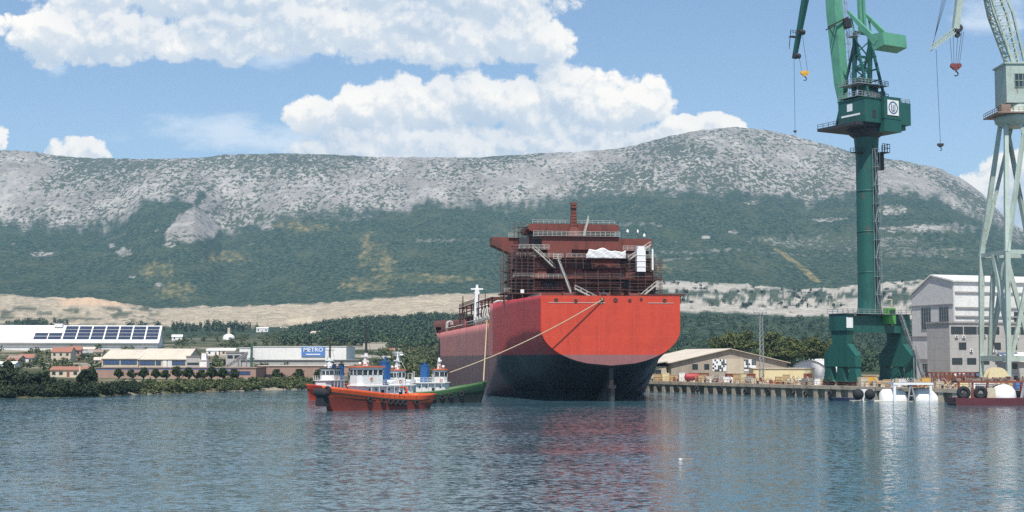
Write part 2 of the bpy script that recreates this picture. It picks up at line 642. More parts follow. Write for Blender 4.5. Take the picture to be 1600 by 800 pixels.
for a in [(190, 393, 11, 6), (172, 383, 5, 4), (244, 440, 9, 3), (205, 430, 5, 3), (225, 420, 4, 3), (262, 382, 12, 4), (60, 395, 22, 4), (15, 380, 4, 2), (20, 398, 4, 2), (415, 360, 9, 6),
          (1105, 373, 7, 3), (1148, 358, 7, 2.5), (1400, 332, 22, 6), (1430, 360, 60, 5), (1300, 345, 30, 3), (1335, 300, 20, 5), (1180, 318, 12, 4), (735, 263, 20, 5)]:
    rockm = np.maximum(rockm, patch(*a) * .95)
scree = np.zeros_like(rockm)
for a in [(1250, 372, 70, 9), (1330, 380, 90, 8), (1420, 392, 90, 9), (1480, 360, 50, 8), (1390, 375, 70, 5), (1240, 395, 60, 2.5), (1100, 395, 70, 3), (1050, 405, 40, 2.5), (690, 380, 60, 3), (980, 350, 60, 3), (530, 340, 60, 5)]:
    scree = np.maximum(scree, patch(*a, nz=1.3, soft=.8) * .75)
rd = np.abs((PXg - 1215) * (440 - 385) - (yi0 - 385) * (1278 - 1215)) / math.hypot(55, 63)
road = np.clip((5 - rd) / 2, 0, 1) * (yi0 > 385) * (yi0 < 441)
rockm = np.where(Yg > 2300, rockm, 0)

# bare earth of the quarry and cuttings
q0, q1 = QTOP(PXg), QBOT(PXg)
en = fbm(PXg / 30, yi0 / 6, 4) * 5
earth = np.clip((yi0 - q0 + en * .6) / 2.0, 0, 1) * np.clip((q1 - yi0 + en) / 3.0, 0, 1)
lft = np.clip((270 - PXg) / 40, 0, 1)
rgt = np.clip((PXg - 985) / 30, 0, 1)
band = fbm(PXg / 42, yi0 / 5.0, 4)
veg_in = np.clip((band - .02) * 7, 0, 1)
earth = earth * (1 - lft * veg_in * .8 * (yi0 > 480)) * (1 - rgt * .95 * np.clip((fbm(PXg / 24 + 7, yi0 / 7.5, 5, .62) + .03 - .9 * np.exp(-((yi0 - 487) / 5) ** 2) - .3 * np.exp(-((yi0 - 447) / 4) ** 2) + .25 * np.exp(-((yi0 - 459 - (PXg - 1150) * .01) / 5) ** 2)) * 8, 0, 1))
orange = np.clip(1 - ((PXg - 150) / 78) ** 2 - ((yi0 - 472) / 8.5) ** 2, 0, 1) * 1.6
cream = patch(470, 500, 26, 6, .4, .8) * .8
dry = np.zeros_like(rockm)
for a in [(600, 425, 20, 38), (572, 395, 14, 30), (350, 402, 40, 9), (275, 452, 36, 18), (560, 445, 40, 12), (470, 355, 60, 8), (1000, 420, 60, 10), (680, 435, 70, 8), (240, 420, 30, 14), (820, 360, 30, 5)]:
    dry = np.maximum(dry, patch(*a, nz=1.0, soft=1.1) * .8)
dry = np.maximum(dry, road)
rockm = np.maximum(rockm, scree * .62)

# creases in the rock, with scrub and shade painted into the colour
cr_ = fbm(Xg / 150, Yg / 330, 4, .55, True)
crev = np.clip((cr_ - np.quantile(cr_, .80)) * 5, 0, 1) * .8
cl_ = fbm(Xg / 420 + 3, Zb / 26 + fbm(Xg / 190, Yg / 300, 3) * 1.6, 4, .6, True)
crev = np.maximum(crev, np.clip((cl_ - np.quantile(cl_, .88)) * 7, 0, 1) * .85 * np.clip((RIDGE(PXg) + 80 - yi0) / 20, 0, 1))
# real relief
rk = 1 / (1 + np.exp(np.clip((yi0 - ROCKB(PXg)) / 7.0, -30, 30))) * (Yg > 2300)
rel = fbm(Xg / 230, Yg / 620, 5, .55, True) * 30 * rk * np.clip((4900 - Yg) / 200, .3, 1) + fbm(Xg / 60, Yg / 90, 4, .55) * 11 * rk
rel += (fbm(Xg / 420, Yg / 700, 4, .5) * 26 + fbm(Xg / 26, Yg / 40, 3, .6) * 3.4) * (1 - rk) * np.clip((Yg - 2700) / 500, 0, 1)
rel += fbm(Xg / 24, Yg / 34, 4, .6) * 9 * earth * np.clip((Yg - 1500) / 300, 0, 1)
rel *= 1 - .55 * np.clip((Yg - 4700) / 100, 0, 1) * np.clip((4950 - Yg) / 60, 0, 1)
rel += fbm(Xg / 40, Yg / 40, 3) * 1.1 * np.clip((Yg - SHg - 60) / 150, 0, 1) * (1 - np.clip((PXg - 985) / 10, 0, 1) * np.clip((760 - Yg) / 60, 0, 1))
Zg = Zb + rel
ny, nx = Xg.shape
co = np.stack([Xg, Yg, Zg], -1).reshape(-1, 3).astype(np.float32)
ii = np.arange(ny * nx).reshape(ny, nx)
fc = np.stack([ii[:-1, :-1], ii[:-1, 1:], ii[1:, 1:], ii[1:, :-1]], -1).reshape(-1, 4)
me = bpy.data.meshes.new('hills')
me.vertices.add(len(co)); me.vertices.foreach_set('co', co.ravel())
me.loops.add(fc.size); me.loops.foreach_set('vertex_index', fc.ravel().astype(np.int32))
me.polygons.add(len(fc)); me.polygons.foreach_set('loop_start', np.arange(0, fc.size, 4, dtype=np.int32))
me.polygons.foreach_set('loop_total', np.full(len(fc), 4, np.int32))
me.update(calc_edges=True)
me.polygons.foreach_set('use_smooth', np.ones(len(fc), bool))
lowland = np.clip((1500 - Yg) / 500, 0, 1) * (1 - .85 * rgt * np.clip((Yg - 640) / 60, 0, 1))
for nm, (a, b, c, d) in {'cover': (rockm, np.clip(earth, 0, 1), dry, lowland), 'soil': (np.clip(orange, 0, 1), cream, rgt * np.clip((Yg - 1200) / 300, 0, 1), crev)}.items():
    at = me.color_attributes.new(nm, 'FLOAT_COLOR', 'POINT')
    at.data.foreach_set('color', np.stack([a, b, c, d], -1).reshape(-1).astype(np.float32))

m_hill, k, pb, out = material('hillside')
pos = k.node('ShaderNodeTexCoord').outputs['Object']
a1 = k.node('ShaderNodeVertexColor', layer_name='cover'); a2 = k.node('ShaderNodeVertexColor', layer_name='soil')
s1 = k.node('ShaderNodeSeparateColor'); k.l.new(a1.outputs['Color'], s1.inputs[0])
s2 = k.node('ShaderNodeSeparateColor'); k.l.new(a2.outputs['Color'], s2.inputs[0])
pf = k.scale(pos, (1, .45, 1.0))
nA = k.noise(pf, 1 / 9.0, 3, .65); nB = k.noise(pf, 1 / 90.0, 4, .6); nC = k.noise(pf, 1 / 19.0, 4, .68, .5); nD = k.noise(pf, 1 / 300.0, 3, .5)
veg = k.mix(k.ramp(nA, .36, .66), (0.013, 0.031, 0.017), (0.058, 0.082, 0.044))
veg = k.mix(k.m('MULTIPLY', k.ramp(nB, .48, .72), .55), veg, (0.085, 0.100, 0.050))
veg = k.mix(k.m('MULTIPLY', k.ramp(nC, .64, .70), .55), veg, (0.24, 0.22, 0.16))
dryc = k.mix(k.ramp(nC, .40, .62), (0.075, 0.085, 0.035), (0.30, 0.235, 0.105))
veg = k.mix(k.m('MULTIPLY', s1.outputs[2], .8), veg, dryc)
rock = k.mix(k.ramp(nB, .38, .66), (0.265, 0.242, 0.212), (0.42, 0.388, 0.342))
rock = k.mix(k.m('MULTIPLY', k.ramp(k.noise(k.scale(pos, (1, .3, 2.4)), 1 / 22.0, 4, .7), .52, .66), .55), rock, (0.20, 0.185, 0.17))
nE = k.noise(pf, 1 / 12.0, 3, .7)
bush = k.ramp(k.m('MULTIPLY_ADD', nD, .46, k.m('MULTIPLY_ADD', nB, .16, k.m('MULTIPLY_ADD', nC, .35, k.m('MULTIPLY', nE, .65)))), .785, .85)
rock = k.mix(k.m('MULTIPLY', bush, .9), rock, (0.045, 0.060, 0.030))
eb = k.noise(k.scale(pos, (.5, 1, 5)), 1 / 16.0, 4, .6)
rock = k.mix(k.m('MULTIPLY', a2.outputs['Alpha'], k.m('MULTIPLY_ADD', nE, .9, -.05)), rock, (0.075, 0.082, 0.058))
earthc = k.mix(k.ramp(eb, .38, .66), (0.30, 0.25, 0.18), (0.50, 0.42, 0.30))
earthc = k.mix(s2.outputs[2], earthc, k.mix(k.ramp(eb, .38, .66), (0.33, 0.30, 0.25), (0.50, 0.46, 0.39)))
earthc = k.mix(s2.outputs[0], earthc, (0.56, 0.40, 0.26))
earthc = k.mix(k.m('MULTIPLY', s2.outputs[1], .7), earthc, (0.62, 0.52, 0.36))
earthc = k.mix(k.m('MULTIPLY', k.ramp(nC, .63, .68), .8), earthc, (0.07, 0.075, 0.045))
low = k.mix(k.ramp(nB, .40, .62), (0.055, 0.066, 0.030), (0.16, 0.14, 0.085))
low = k.mix(k.ramp(k.noise(pos, 1 / 22.0, 3, .6), .52, .62), low, (0.035, 0.055, 0.022))
low = k.mix(k.m('MULTIPLY', k.ramp(k.noise(pos, 1 / 46.0, 3, .6), .52, .60), .8), low, (0.34, 0.30, 0.235))
col = k.mix(s1.outputs[0], veg, rock)
col = k.mix(s1.outputs[1], col, earthc)
col = k.mix(a1.outputs['Alpha'], col, low)
k.put(pb.inputs['Base Color'], col)
pb.inputs['Roughness'].default_value = .92
pb.inputs['Specular IOR Level'].default_value = .1
bp = k.node('ShaderNodeBump'); bp.inputs['Strength'].default_value = .8; bp.inputs['Distance'].default_value = 5.0
k.put(bp.inputs['Height'], k.m('MULTIPLY_ADD', nA, .7, nC)); k.l.new(bp.outputs[0], pb.inputs['Normal'])
me.materials.append(m_hill)
hills = bpy.data.objects.new('hills', me); C.objects.link(hills)
tag(hills, kind='structure')

# ------------------------------------------------------------------ water
WAVE = 0.66
m_water, k, pb, out = material('sea_water')
pos = k.node('ShaderNodeTexCoord').outputs['Object']
gust = k.ramp(k.noise(k.scale(pos, (.35, 1, 1)), 1 / 38.0, 4, .6), .34, .66)
def slopes(vec, sc, det):
    nd = k.node('ShaderNodeTexNoise'); k.put(nd.inputs['Vector'], vec)
    nd.inputs['Scale'].default_value = sc; nd.inputs['Detail'].default_value = det; nd.inputs['Roughness'].default_value = .6
    return k.v('SUBTRACT', nd.outputs['Color'], (.5, .5, .5))
sl = k.v('ADD', k.v('MULTIPLY', slopes(k.scale(pos, (.6, 1, 1)), 2.4, 2), (.95, 1.1, 0)), k.v('MULTIPLY', slopes(k.scale(pos, (.45, 1, 1)), .42, 3), (.16, .26, 0)))
gs_ = k.m('MULTIPLY_ADD', gust, WAVE * 1.1, WAVE * .42)
gv = k.node('ShaderNodeCombineXYZ')
for q in range(3): k.put(gv.inputs[q], gs_)
nrm = k.v('NORMALIZE', k.v('ADD', k.v('MULTIPLY', sl, gv.outputs[0]), (0, 0, 1)))
k.l.new(nrm, pb.inputs['Normal'])
k.put(pb.inputs['Base Color'], k.mix(k.noise(pos, 1 / 70.0, 3), (0.044, 0.104, 0.132), (0.058, 0.124, 0.150)))
pb.inputs['Roughness'].default_value = .07
pb.inputs['IOR'].default_value = 1.33
mb = MB(); mb.quad((-3500, -280, 0), (3500, -280, 0), (3500, 900, 0), (-3500, 900, 0))
tag(mb.build('water', m_water), kind='structure')

# ------------------------------------------------------------------ haze
m_haze = bpy.data.materials.new('haze'); m_haze.use_nodes = True
m_haze.node_tree.nodes.clear()
k = N(m_haze.node_tree)
vo = k.node('ShaderNodeVolumePrincipled')
vo.inputs['Color'].default_value = (0.42, 0.72, 1.0, 1)
vo.inputs['Density'].default_value = 0.000070
vo.inputs['Anisotropy'].default_value = 0.0
oo = k.node('ShaderNodeOutputMaterial'); k.l.new(vo.outputs[0], oo.inputs['Volume'])
mb = MB(); mb.box(-7500, 7500, -300, 9500, -5, 960)
tag(mb.build('haze', m_haze), kind='stuff')
# ------------------------------------------------------------------ shared materials
M = {}
M['concrete'] = paint('concrete', (0.46, 0.39, 0.30), (0.15, 0.115, 0.085), .5, .35, rough=.9, bump=.4)
M['quay_top'] = paint('quay_top', (0.34, 0.29, 0.225), (0.20, 0.15, 0.11), .5, .12, False, rough=.95)
M['white_wall'] = paint('white_wall', (0.80, 0.785, 0.745), (0.52, 0.50, 0.47), .35, .12, rough=.7)
M['cream_wall'] = paint('cream_wall', (0.58, 0.50, 0.38), (0.40, 0.33, 0.25), .35, .15, rough=.85)
M['tan_wall'] = paint('tan_wall', (0.40, 0.34, 0.27), (0.25, 0.205, 0.165), .45, .2, rough=.85)
M['yellow_wall'] = paint('yellow_wall', (0.72, 0.62, 0.37), (0.58, 0.48, 0.28), .3, .2, rough=.85)
M['grey_wall'] = paint('grey_wall', (0.46, 0.44, 0.41), (0.31, 0.29, 0.27), .4, .2, rough=.85, seams=(0, 3.3, .25))
M['hall_shade_grey'] = paint('hall_shade_grey', (0.64, 0.62, 0.59), (0.52, 0.50, 0.47), .3, .1, rough=.8, seams=(3.0, 0, .12))  # greyer than the long wall: the gable's shade is put into the colour
M['brick_wall'] = paint('brick_wall', (0.36, 0.235, 0.185), (0.26, 0.165, 0.13), .4, .15, rough=.9)
M['beige_roof'] = paint('beige_roof', (0.58, 0.51, 0.41), (0.42, 0.36, 0.29), .4, .1, rough=.85)
M['white_roof'] = paint('white_roof', (0.78, 0.77, 0.72), (0.62, 0.60, 0.54), .3, .1, rough=.6)
M['tile_roof'] = paint('tile_roof', (0.33, 0.15, 0.10), (0.22, 0.10, 0.07), .4, .5, False, rough=.9)
M['rust_roof'] = paint('rust_roof', (0.30, 0.21, 0.17), (0.20, 0.14, 0.11), .5, .3, rough=.9)
M['grey_roof'] = paint('grey_roof', (0.33, 0.32, 0.30), (0.22, 0.21, 0.20), .4, .2, rough=.85)
M['dark'] = paint('dark_steel', (0.035, 0.035, 0.04), (0.02, 0.02, 0.02), .4, .8, rough=.7)
M['glass'] = glass('window_glass')
M['blue_glass'] = glass('blue_glass', (0.03, 0.06, 0.13))
M['solar'] = glass('solar_cell', (0.022, 0.026, 0.045))
M['blue_sign'] = paint('blue_sign', (0.10, 0.22, 0.52), (0.08, 0.17, 0.4), .2, .2, rough=.5)
M['sign_white'] = paint('sign_white', (0.85, 0.85, 0.84), (0.7, 0.7, 0.7), .1, .5, rough=.5)
M['steel'] = paint('galvanised_steel', (0.40, 0.41, 0.41), (0.25, 0.24, 0.22), .4, .6, rough=.5, metal=.3)
M['rusty'] = paint('rusty_steel', (0.24, 0.075, 0.045), (0.11, 0.04, 0.028), .5, .5, rough=.85, rust=.4)
M['wood'] = paint('crate_wood', (0.50, 0.36, 0.19), (0.33, 0.22, 0.12), .4, .9, rough=.9)
M['tyre'] = paint('tyre_rubber', (0.018, 0.018, 0.02), (0.03, 0.03, 0.03), .3, 1.0, False, rough=.85)
M['tarp'] = paint('white_tarp', (0.80, 0.80, 0.78), (0.62, 0.62, 0.6), .3, .7, False, rough=.7, bump=.8)
M['yellow'] = paint('yellow_paint', (0.75, 0.42, 0.04), (0.5, 0.26, 0.03), .35, .8, rough=.6)
M['bark'] = paint('bark', (0.09, 0.065, 0.045), (0.05, 0.035, 0.025), .4, 2.0, rough=.95)
M['pine_leaf'] = leaf_mat('pine_needles', (0.045, 0.066, 0.018), (0.125, 0.135, 0.042), .35)
M['dark_leaf'] = leaf_mat('dark_foliage', (0.016, 0.028, 0.014), (0.045, 0.062, 0.026), .4)
M['olive_leaf'] = leaf_mat('olive_foliage', (0.040, 0.060, 0.022), (0.125, 0.140, 0.058), .4)
M['hazed_leaf'] = leaf_mat('hazed_wood_foliage', (0.026, 0.050, 0.026), (0.075, 0.108, 0.048), .16)  # leaves lightened in the colour to carry the haze of distance
M['round_leaf'] = leaf_mat('round_crown_foliage', (0.020, 0.036, 0.014), (0.050, 0.075, 0.024), .6)


# ------------------------------------------------------------------ foliage
def leaf_cloud(centres, radii, per, size, seed, squash=.8, lift=0.0):
    """many small leaf faces spread through ellipsoid clumps; returns verts, faces (numpy)"""
    g = np.random.default_rng(seed)
    c = np.repeat(np.asarray(centres, float), per, axis=0)
    r = np.repeat(np.asarray(radii, float), per, axis=0)
    if r.ndim == 1: r = np.stack([r, r, r * squash], -1)
    n = len(c)
    d = g.normal(size=(n, 3)); d /= np.linalg.norm(d, axis=1, keepdims=True)
    rad = g.uniform(.25, 1.0, (n, 1)) ** .45
    p = c + d * rad * r
    a = g.normal(size=(n, 3)); a /= np.linalg.norm(a, axis=1, keepdims=True)
    nn = d * .7 + a * .6 + np.array([0, 0, .35]); nn /= np.linalg.norm(nn, axis=1, keepdims=True)
    t = np.cross(nn, g.normal(size=(n, 3))); t /= np.maximum(np.linalg.norm(t, axis=1, keepdims=True), 1e-6)
    b = np.cross(nn, t)
    s = (size * g.uniform(.6, 1.3, (n, 1)))
    q = np.stack([p + t * s, p + b * s * .62, p - t * s, p - b * s * .62], 1)
    return q.reshape(-1, 3), np.arange(n * 4).reshape(-1, 4)


def np_mesh(name, v, f, mat_, parent=None):
    me = bpy.data.meshes.new(name)
    v = np.asarray(v, np.float32); f = np.asarray(f, np.int32)
    me.vertices.add(len(v)); me.vertices.foreach_set('co', v.ravel())
    me.loops.add(f.size); me.loops.foreach_set('vertex_index', f.ravel())
    me.polygons.add(len(f)); me.polygons.foreach_set('loop_start', np.arange(0, f.size, f.shape[1], dtype=np.int32))
    me.polygons.foreach_set('loop_total', np.full(len(f), f.shape[1], np.int32))
    me.update(calc_edges=True)
    me.materials.append(mat_)
    o = bpy.data.objects.new(name, me); C.objects.link(o)
    if parent is not None: o.parent = parent
    return o


def tree(name, label, cat, loc, h, rx, rz, mat_, seed, group=None, crown_z=None, clumps=22, per=60, leaf=.35, trunk_r=.2, lean=0.0, flat=.75):
    """tapered trunk with limbs and an uneven crown of leaf clumps"""
    g = random.Random(seed)
    t = thing(name, label, cat, loc, 0, group)
    cz = crown_z if crown_z is not None else h - rz
    mb = MB()
    top = Vector((lean, 0, cz + rz * .3))
    mb.tube((0, 0, -1.2), (lean * .5, 0, cz * .55), trunk_r, trunk_r * .75, 7)
    mb.tube((lean * .5, 0, cz * .55), top, trunk_r * .75, trunk_r * .25, 7)
    cs, rs = [], []
    for i in range(clumps):
        a = g.uniform(0, 2 * math.pi); q = g.uniform(0, 1) ** .5; zz = g.uniform(-1, 1)
        k_ = math.sqrt(max(0, 1 - zz * zz)) * q
        p = Vector((lean + math.cos(a) * rx * k_ * .82, math.sin(a) * rx * k_ * .82, cz + zz * rz * .8 * g.uniform(.7, 1.1)))
        cs.append(p); rs.append(g.uniform(.24, .42) * min(rx, rz * 1.3))
        if i % 3 == 0:
            mb.tube((lean * .5, 0, cz * g.uniform(.5, .9)), p, trunk_r * .35, .03, 5)
    mb.build('trunk', M['bark'], t)
    v, f = leaf_cloud(cs, rs, per, leaf, seed, flat)
    np_mesh('crown', v, f, mat_, t)
    return t


def woods(name, spots, mat_, per, leaf, seed, label_kind='stuff'):
    """spots: (px, Y, half width, height)"""
    cs, rs = [], []
    g = random.Random(seed)
    P_ = np.array([s[0] for s in spots], float); Y_ = np.array([s[1] for s in spots], float)
    G_ = base_height(P_, Y_)
    for (px, Y, r, h), gz in zip(spots, G_):
        x = GX(px, Y)
        for q in range(2):
            cs.append((x + g.uniform(-.35, .35) * r, Y + g.uniform(-.3, .3) * r, gz + h * (.38 + .26 * q)))
            rs.append((r * (1 - .22 * q), r * (1 - .22 * q), h * .40))
    v, f = leaf_cloud(cs, rs, per, leaf, seed)
    return tag(np_mesh(name, v, f, mat_), kind='stuff')


# ------------------------------------------------------------------ quay
def edge_pt(px, back=0.0, z=0.0):
    Y = float(EDGE(px)); X = (px - 800) * Y / 2204.0
    n = Vector((0.889, 0.457, 0))
    return Vector((X, Y, z)) + n * back


QZ = 3.1
e0, e1 = edge_pt(1000), edge_pt(1900)
qd = (e1 - e0).normalized()
qn = Vector((-qd.y, qd.x, 0))
if qn.x < 0: qn = -qn
qlen = (e1 - e0).length
apron = MB()
pts = [e0 + qn * 3.2, e1 + qn * 3.2, e1 + qn * 260, e0 + qn * 130]
apron.quad(*[(p.x, p.y, QZ) for p in pts])
tag(apron.build('quay_ground', M['quay_top']), kind='structure')
qt = thing('quay_wall', 'long stained concrete quay wall with dark recesses running along the shipyard water front', 'quay wall', (e0.x, e0.y, 0), math.atan2(qd.y, qd.x))
mb = MB(); mb.box(0, qlen, .9, 3.4, -3, 2.2)
mb.build('retaining_face', M['concrete'], qt)
mb = MB(); mb.box(0, qlen, -.5, 3.6, 2.2, QZ + .02)
mb.build('cap_beam', M['concrete'], qt)
sgn = 1 if (Matrix.Rotation(math.atan2(qd.y, qd.x), 3, 'Z') @ Vector((0, 1, 0))).dot(qn) > 0 else -1
if sgn < 0:
    for o in kids(qt): o.scale = (1, -1, 1)
for i in range(int(qlen / 4.6)):
    mb = MB(); mb.box(i * 4.6 - .8, i * 4.6 + .8, -.3, .9, -3, 2.2)
    o = mb.build('pier', M['concrete'], qt)
    if sgn < 0: o.scale = (1, -1, 1)
proto = None
for i, px in enumerate((1009, 1032, 1062, 1093, 1130, 1168, 1204, 1242, 1262, 1300)):
    p = edge_pt(px, -.95)
    if proto is None:
        mb = MB(); mb.torus((0, 0, 0), (1, 0, 0), .62, .3, 14, 7)
        mb.tube((0, 0, .6), (.35, 0, 2.0), .04, n=4)
        proto = mb.build('tyre_fender', M['tyre']); o = proto
    else:
        o = proto.copy(); C.objects.link(o)
    o.location = (p.x, p.y, 1.0 + .25 * math.sin(i * 2.1)); o.rotation_euler = (0, 0, math.atan2(qn.y, qn.x))
    tag(o, 'black tyre hung as a fender on the concrete quay wall face', 'fender', 'tyre fenders hung along the quay wall')


# ------------------------------------------------------------------ buildings
def window_row(parent, y, z0, z1, spans, mat_=None, frame=None, mull=3):
    """each window a part with its pane (wall face at local y, facing -y)"""
    mat_ = mat_ or M['glass']; frame = frame or M['dark']
    for (a, b) in spans:
        mb = MB()
        mb.box(a, b, y - .10, y - .02, z0, z0 + .12); mb.box(a, b, y - .10, y - .02, z1 - .12, z1)
        mb.box(a, a + .12, y - .10, y - .02, z0 + .12, z1 - .12); mb.box(b - .12, b, y - .10, y - .02, z0 + .12, z1 - .12)
        for q in range(1, mull):
            x = a + (b - a) * q / mull
            mb.box(x - .05, x + .05, y - .09, y - .02, z0 + .12, z1 - .12)
        f = mb.build('window', frame, parent)
        mb = MB(); mb.quad((a + .1, y - .04, z0 + .1), (b - .1, y - .04, z0 + .1), (b - .1, y - .04, z1 - .1), (a + .1, y - .04, z1 - .1))
        mb.build('pane', mat_, f)


def house(name, label, cat, px, Y, wd, dp, h, rh, rz, wm, rm, group=None, nwin=3, storeys=1, over=.35, sink=2.0, z=None, door=True, gable_front=False):
    gz = ground(px, Y) if z is None else z
    t = thing(name, label, cat, (GX(px, Y), Y, gz), rz, group)
    mb = MB(); a = wd / 2
    if gable_front:
        mb.prism([(-a, -sink), (a, -sink), (a, h), (0, h + rh), (-a, h)], 0, dp, 'y')
    else:
        mb.prism([(0, -sink), (dp, -sink), (dp, h), (dp / 2, h + rh), (0, h)], -a, a, 'x')
    mb.build('wall', wm, t)
    mb = MB(); th = .22
    half = (a if gable_front else dp / 2)
    s = rh / half if half else 0
    for sd in (-1, 1):
        lo, hi = half + over, 0.0
        if gable_front:
            pl = [(sd * lo, h + .06 - s * over), (sd * hi, h + rh + .06), (sd * hi, h + rh + .06 + th), (sd * lo, h + .06 + th - s * over)]
            mb.prism(pl, -over, dp + over, 'y')
        else:
            pl = [(dp / 2 + sd * lo, h + .06 - s * over), (dp / 2, h + rh + .06), (dp / 2, h + rh + .06 + th), (dp / 2 + sd * lo, h + .06 + th - s * over)]
            mb.prism(pl, -a - over, a + over, 'x')
    mb.build('roof', rm, t)
    sh = h / storeys
    for k_ in range(storeys):
        sp = []
        for i in range(nwin):
            x = -a + wd * (i + .5) / nwin
            if door and k_ == 0 and i == nwin // 2 and nwin > 1: continue
            ww_ = min(1.3, wd / nwin * .5) / 2
            sp.append((x - ww_, x + ww_))
        window_row(t, 0, k_ * sh + sh * .35, k_ * sh + sh * .78, sp, mull=2)
    if door and nwin:
        x = -a + wd * (nwin // 2 + .5) / nwin
        mb = MB(); mb.box(x - .5, x + .5, -.09, -.02, 0, min(2.1, h * .75)); mb.build('door', M['rusty'], t)
    return t


def flat_block(name, label, cat, px0, px1, Y, ytop, dp, wm, rm, rz=0.0, group=None, ybase=None, parapet=.3, wins=(), sink=2.5):
    """flat roofed block seen between two photo columns"""
    x0, x1 = GX(px0, Y), GX(px1, Y)
    gz = ground((px0 + px1) / 2, Y)
    h = PX(800, ytop, Y).z - gz
    t = thing(name, label, cat, ((x0 + x1) / 2, Y, gz), rz, group)
    a = (x1 - x0) / 2
    mb = MB(); mb.box(-a, a, 0, dp, -sink, h - .25)
    mb.build('wall', wm, t)
    mb = MB(); mb.box(-a - parapet, a + parapet, -parapet, dp + parapet, h - .25 + .003, h)
    mb.build('roof', rm, t)
    for (z0, z1, spans, mt) in wins:
        window_row(t, 0, h * z0, h * z1, [(-a + 2 * a * u, -a + 2 * a * v_) for u, v_ in spans], mt, mull=4)
    return t


def text_part(s, name, size, mat_, parent, loc, rot=(R(90), 0, 0), extrude=.05, sx=1.0, align='CENTER'):
    cu = bpy.data.curves.new(name + '_curve', 'FONT')
    cu.body = s; cu.size = size; cu.offset = .035; cu.extrude = extrude; cu.align_x = align; cu.align_y = 'CENTER'; cu.resolution_u = 3
    tmp = bpy.data.objects.new('lettering_source', cu); C.objects.link(tmp)
    bpy.context.view_layer.update()
    me = bpy.data.meshes.new_from_object(tmp.evaluated_get(bpy.context.evaluated_depsgraph_get()))
    bpy.data.objects.remove(tmp)
    me.materials.clear(); me.materials.append(mat_)
    o = bpy.data.objects.new(name, me); C.objects.link(o)
    o.parent = parent; o.location = loc; o.rotation_euler = rot; o.scale = (sx, 1, 1)
    return o


# white solar hall on the far left
Yh = 1000.0
hx0, hx1 = GX(-90, Yh), GX(246, Yh)
hz = 17.0
ht = thing('solar_hall', 'very long white industrial hall whose sloping roof carries rows of dark solar panels', 'industrial hall', (hx1, Yh, hz), R(9))
L_ = hx1 - hx0
ez, rz_ = PX(0, 535, Yh).z - hz, PX(0, 511, Yh).z - hz + 1.0
mb = MB(); mb.prism([(0, -5), (46, -5), (46, ez * .8), (23, rz_ - .3), (0, ez - .3)], -L_, 0, 'x'); mb.build('wall', M['white_wall'], ht)
mb = MB()
mb.prism([(-1.2, ez - .5), (23, rz_), (23, rz_ + .5), (-1.2, ez)], -L_ - 1, 1, 'x'); mb.prism([(23, rz_), (47, ez * .8 - .1), (47, ez * .8 + .4), (23, rz_ + .5)], -L_ - 1, 1, 'x')
mb.build('roof', M['white_roof'], ht)
mb = MB(); mb.box(-L_ - 1, .8, -1.7, -1.2, ez - 1.1, ez - .6); mb.build('gutter', M['grey_roof'], ht)
sl = (rz_ - ez + .0) / 24.2


def roofp(x, t_):      # t_ 0 at the eave, 1 at the ridge
    y = -1.2 + 24.2 * t_
    return Vector((x, y, ez + .08 + (rz_ + .5 - ez) * t_ + .12))


xs_ = [GX(100, Yh) - hx1 + i * (GX(246, Yh) - GX(100, Yh)) / 7 for i in range(8)]
for i in range(7):
    for j in range(4):
        t0, t1 = .16 + .20 * j, .16 + .20 * j + .175
        mb = MB(); mb.quad(roofp(xs_[i] + .5, t0), roofp(xs_[i + 1] - .5, t0), roofp(xs_[i + 1] - .5, t1), roofp(xs_[i] + .5, t1))
        mb.build('solar_panel', M['solar'], ht)
for i in range(2):
    xa = GX(57, Yh) - hx1 + i * 9.6
    for j in range(2):
        t0 = .16 + .20 * j
        mb = MB(); mb.quad(roofp(xa + .3, t0), roofp(xa + 9.2, t0), roofp(xa + 9.2, t0 + .17), roofp(xa + .3, t0 + .17))
        mb.build('solar_panel', M['solar'], ht)
mb = MB(); mb.box(GX(83, Yh) - hx1, GX(96, Yh) - hx1, 18, 26, rz_ - 1, rz_ + 1.6); mb.build('roof_vent', M['white_roof'], ht)

# brick factory group in the middle distance
fb = flat_block('brick_factory', 'long low brown brick factory wall with flat roof behind a row of round trees', 'factory', 150, 400, 520, 574, 30, M['brick_wall'], M['rust_roof'],
                wins=((.28, .62, ((.815, .885), (.89, .965)), M['blue_glass']),))
mb = MB(); a = (GX(400, 520) - GX(150, 520)) / 2
mb.box(-a, a * .8, -.06, -.01, 3.0, 3.25); mb.build('wall_stripe', M['blue_sign'], fb)
flat_block('brick_warehouse', 'plain pinkish brown warehouse wall with pale base beside the long brick factory', 'warehouse', 403, 545, 540, 571, 26, M['brick_wall'], M['beige_roof'],
           wins=((.05, .26, ((.05, .3), (.62, .8)), M['glass']),))
flat_block('loading_canopy', 'low white canopy over a loading bay at the foot of the brick factory', 'canopy', 368, 392, 512, 594, 5, M['white_wall'], M['white_roof'], parapet=.6)
flat_block('roadside_wall', 'long pale roadside wall below the pinkish warehouse', 'wall', 395, 500, 515, 592, 1.2, M['concrete'], M['concrete'], parapet=.05)
ha = house('sawtooth_hall', 'beige roofed factory hall with a blue window band rising behind the brick wall', 'factory hall', 188, 560, GX(218, 560) - GX(160, 560), 26, 6.4, 3.6, 0, M['cream_wall'], M['beige_roof'], nwin=0, door=False)
window_row(ha, 0, 4.2, 6.0, [(-6.8, -.3), (.2, 6.6)], M['blue_glass'], mull=5)
hb_ = house('long_factory_hall', 'longer beige roofed factory hall with dark window band and two tall doors', 'factory hall', 254, 560, GX(292, 560) - GX(216, 560), 28, 6.2, 4.2, 0, M['cream_wall'], M['beige_roof'], nwin=0, door=False)
